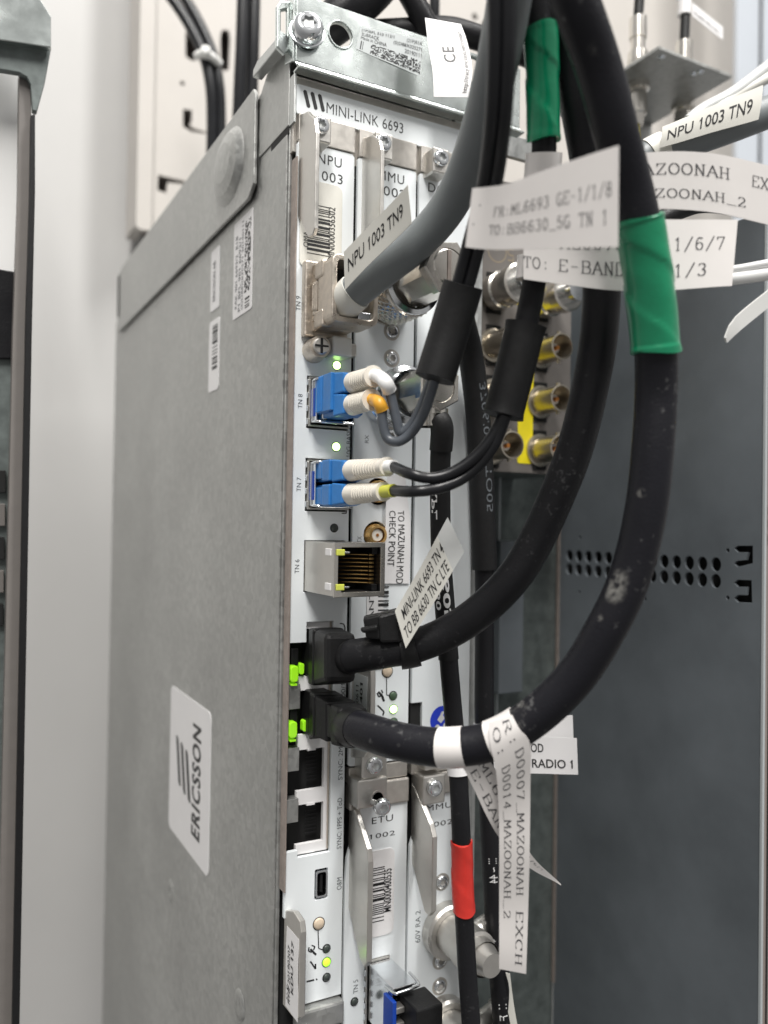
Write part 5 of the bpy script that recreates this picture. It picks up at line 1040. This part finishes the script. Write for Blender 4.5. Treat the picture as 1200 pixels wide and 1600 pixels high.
# loose pale cables right
t = thing('pale_cable', 'translucent pale twin cable above the grey cable at the right edge', 'cable', ad(1140, 140, 290))
wire([(1075, 190, 280), (1100, 170, 284), (1150, 142, 290), (1215, 92, 300), (1260, 60, 306)], 2.1, 'clear', 'upper_core', t, 14); wire([(1090, 186, 284), (1120, 168, 286), (1165, 140, 292), (1225, 108, 300)], 2.0, 'label_cream', 'lower_core', t, 14)
t = thing('white_cable', 'thin white double cable crossing to the right edge over the dark box', 'cable', ad(1150, 425, 215))
wire([(1060, 430, 215), (1110, 424, 216), (1150, 421, 217), (1230, 406, 220)], 1.15, 'white', 'upper_core', t, 14); wire([(1060, 438, 215), (1115, 438, 216), (1160, 434, 217), (1230, 424, 220)], 1.6, 'white', 'lower_core', t, 14)
b = MB(); R_ = Rib([ad(1136, 536, 214), ad(1160, 514, 214), ad(1230, 456, 216)], [ad(1134, 528, 213), ad(1152, 494, 213), ad(1230, 430, 215)]); b.ribbon(R_, 'tie_white', 2, 8, .6); tag(b.build('cable_tie_tail'), 'cut end of a white cable tie at the right edge', 'cable tie')
t = thing('dark_tube', 'thin black tube across the dark gap under the arched white label at the right', 'cable', ad(1100, 320, 240)); wire([(1030, 345, 230), (1070, 325, 232), (1110, 318, 234), (1200, 330, 236)], 2.6, 'black', 'jacket', t, 14)  # black tube across the dark gap below the arched label

# background cables, upper left and top
def bg_cable(label, specs, r, m='fibre', extra=None):
    t = thing('background_cable', label, 'cable', ad(*specs[0][0]), 'black cables behind the silver box')
    for s_ in specs: wire(s_, r, m, 'jacket', t, 16)
    return t
bg_cable('black twin cable with a white tie curving down the beige panel', [[(240, -40, 480), (285, 22, 480), (315, 78, 480), (328, 130, 480), (331, 190, 482), (329, 300, 486)], [(256, -50, 484), (300, 15, 484), (330, 78, 484), (342, 130, 484), (345, 190, 486), (343, 300, 488)]], 3.1)
t = thing('cable_tie', 'white nylon tie round the black twin cable on the beige panel', 'cable tie', ad(322, 84, 474)); q = MB(); q.tube(catmull([ad(308, 88, 478), ad(316, 84, 474), ad(330, 88, 476), ad(343, 100, 482)], 4), 2.4, 'tie_white', 12); q.build('strap', t); q = MB(); q.lathe(ad(322, 82, 473), -fw, [(-2, 3), (2.5, 3), (3.5, 1.8), (3.5, 0)], 'tie_white', 8); q.build('head', t)
bg_cable('bundle of black cables dropping behind the galvanised flap', [[(381, -40, 430), (378, 60, 430), (374, 150, 432), (370, 260, 436)], [(398, -40, 436), (396, 60, 436), (393, 150, 438), (388, 260, 440)], [(389, -40, 446), (387, 100, 446), (380, 260, 446)]], 3.3)
bg_cable('fat black cable slanting behind the zinc bracket', [[(620, -60, 300), (580, -14, 298), (548, 14, 296), (515, 40, 296), (480, 60, 298)]], 7.5, 'rubber')
bg_cable('black cable crossing level behind the white CE flag', [[(560, 52, 305), (640, 48, 305), (700, 46, 305), (750, 60, 305), (830, 88, 310), (900, 120, 320)]], 4.4, 'rubber')
bg_cable('black cable falling steeply to the CE flag', [[(610, -60, 300), (645, 0, 300), (672, 50, 302), (700, 100, 306)]], 4.2, 'rubber')
bg_cable('thin black cable upright behind the CE flag', [[(679, -60, 380), (679, 0, 380), (678, 60, 382), (676, 120, 384)]], 2.4)
# screw and sheet right of the upper labels
t = thing('pan_head_bolt', 'round bolt head behind the green taped fibre cable', 'bolt', ad(880, 160, 285)); inst(me, 'bolt_head', t, ad(880, 160, 290), (0, 0, 0))
b = MB(); a, c = ay(875, 200, 6), ay(728, 205, 6); b.box(60, 100, 4, 6, 131, 139, 'galv_front'); tag(b.build('angle_strip', bev=.3), 'short galvanised strip behind the green taped cable', 'strip')
b = MB(); R_ = Rib([ad(790, 1620, 262), ad(796, 1550, 262), ad(790, 1520, 262)], [ad(812, 1620, 262), ad(803, 1570, 262), ad(797, 1522, 262)]); b.ribbon(R_, 'label_cream', 3, 8, .3); tag(b.build('paper_flag'), 'cream flag sticking out behind the lowest end of the hanging label', 'label')
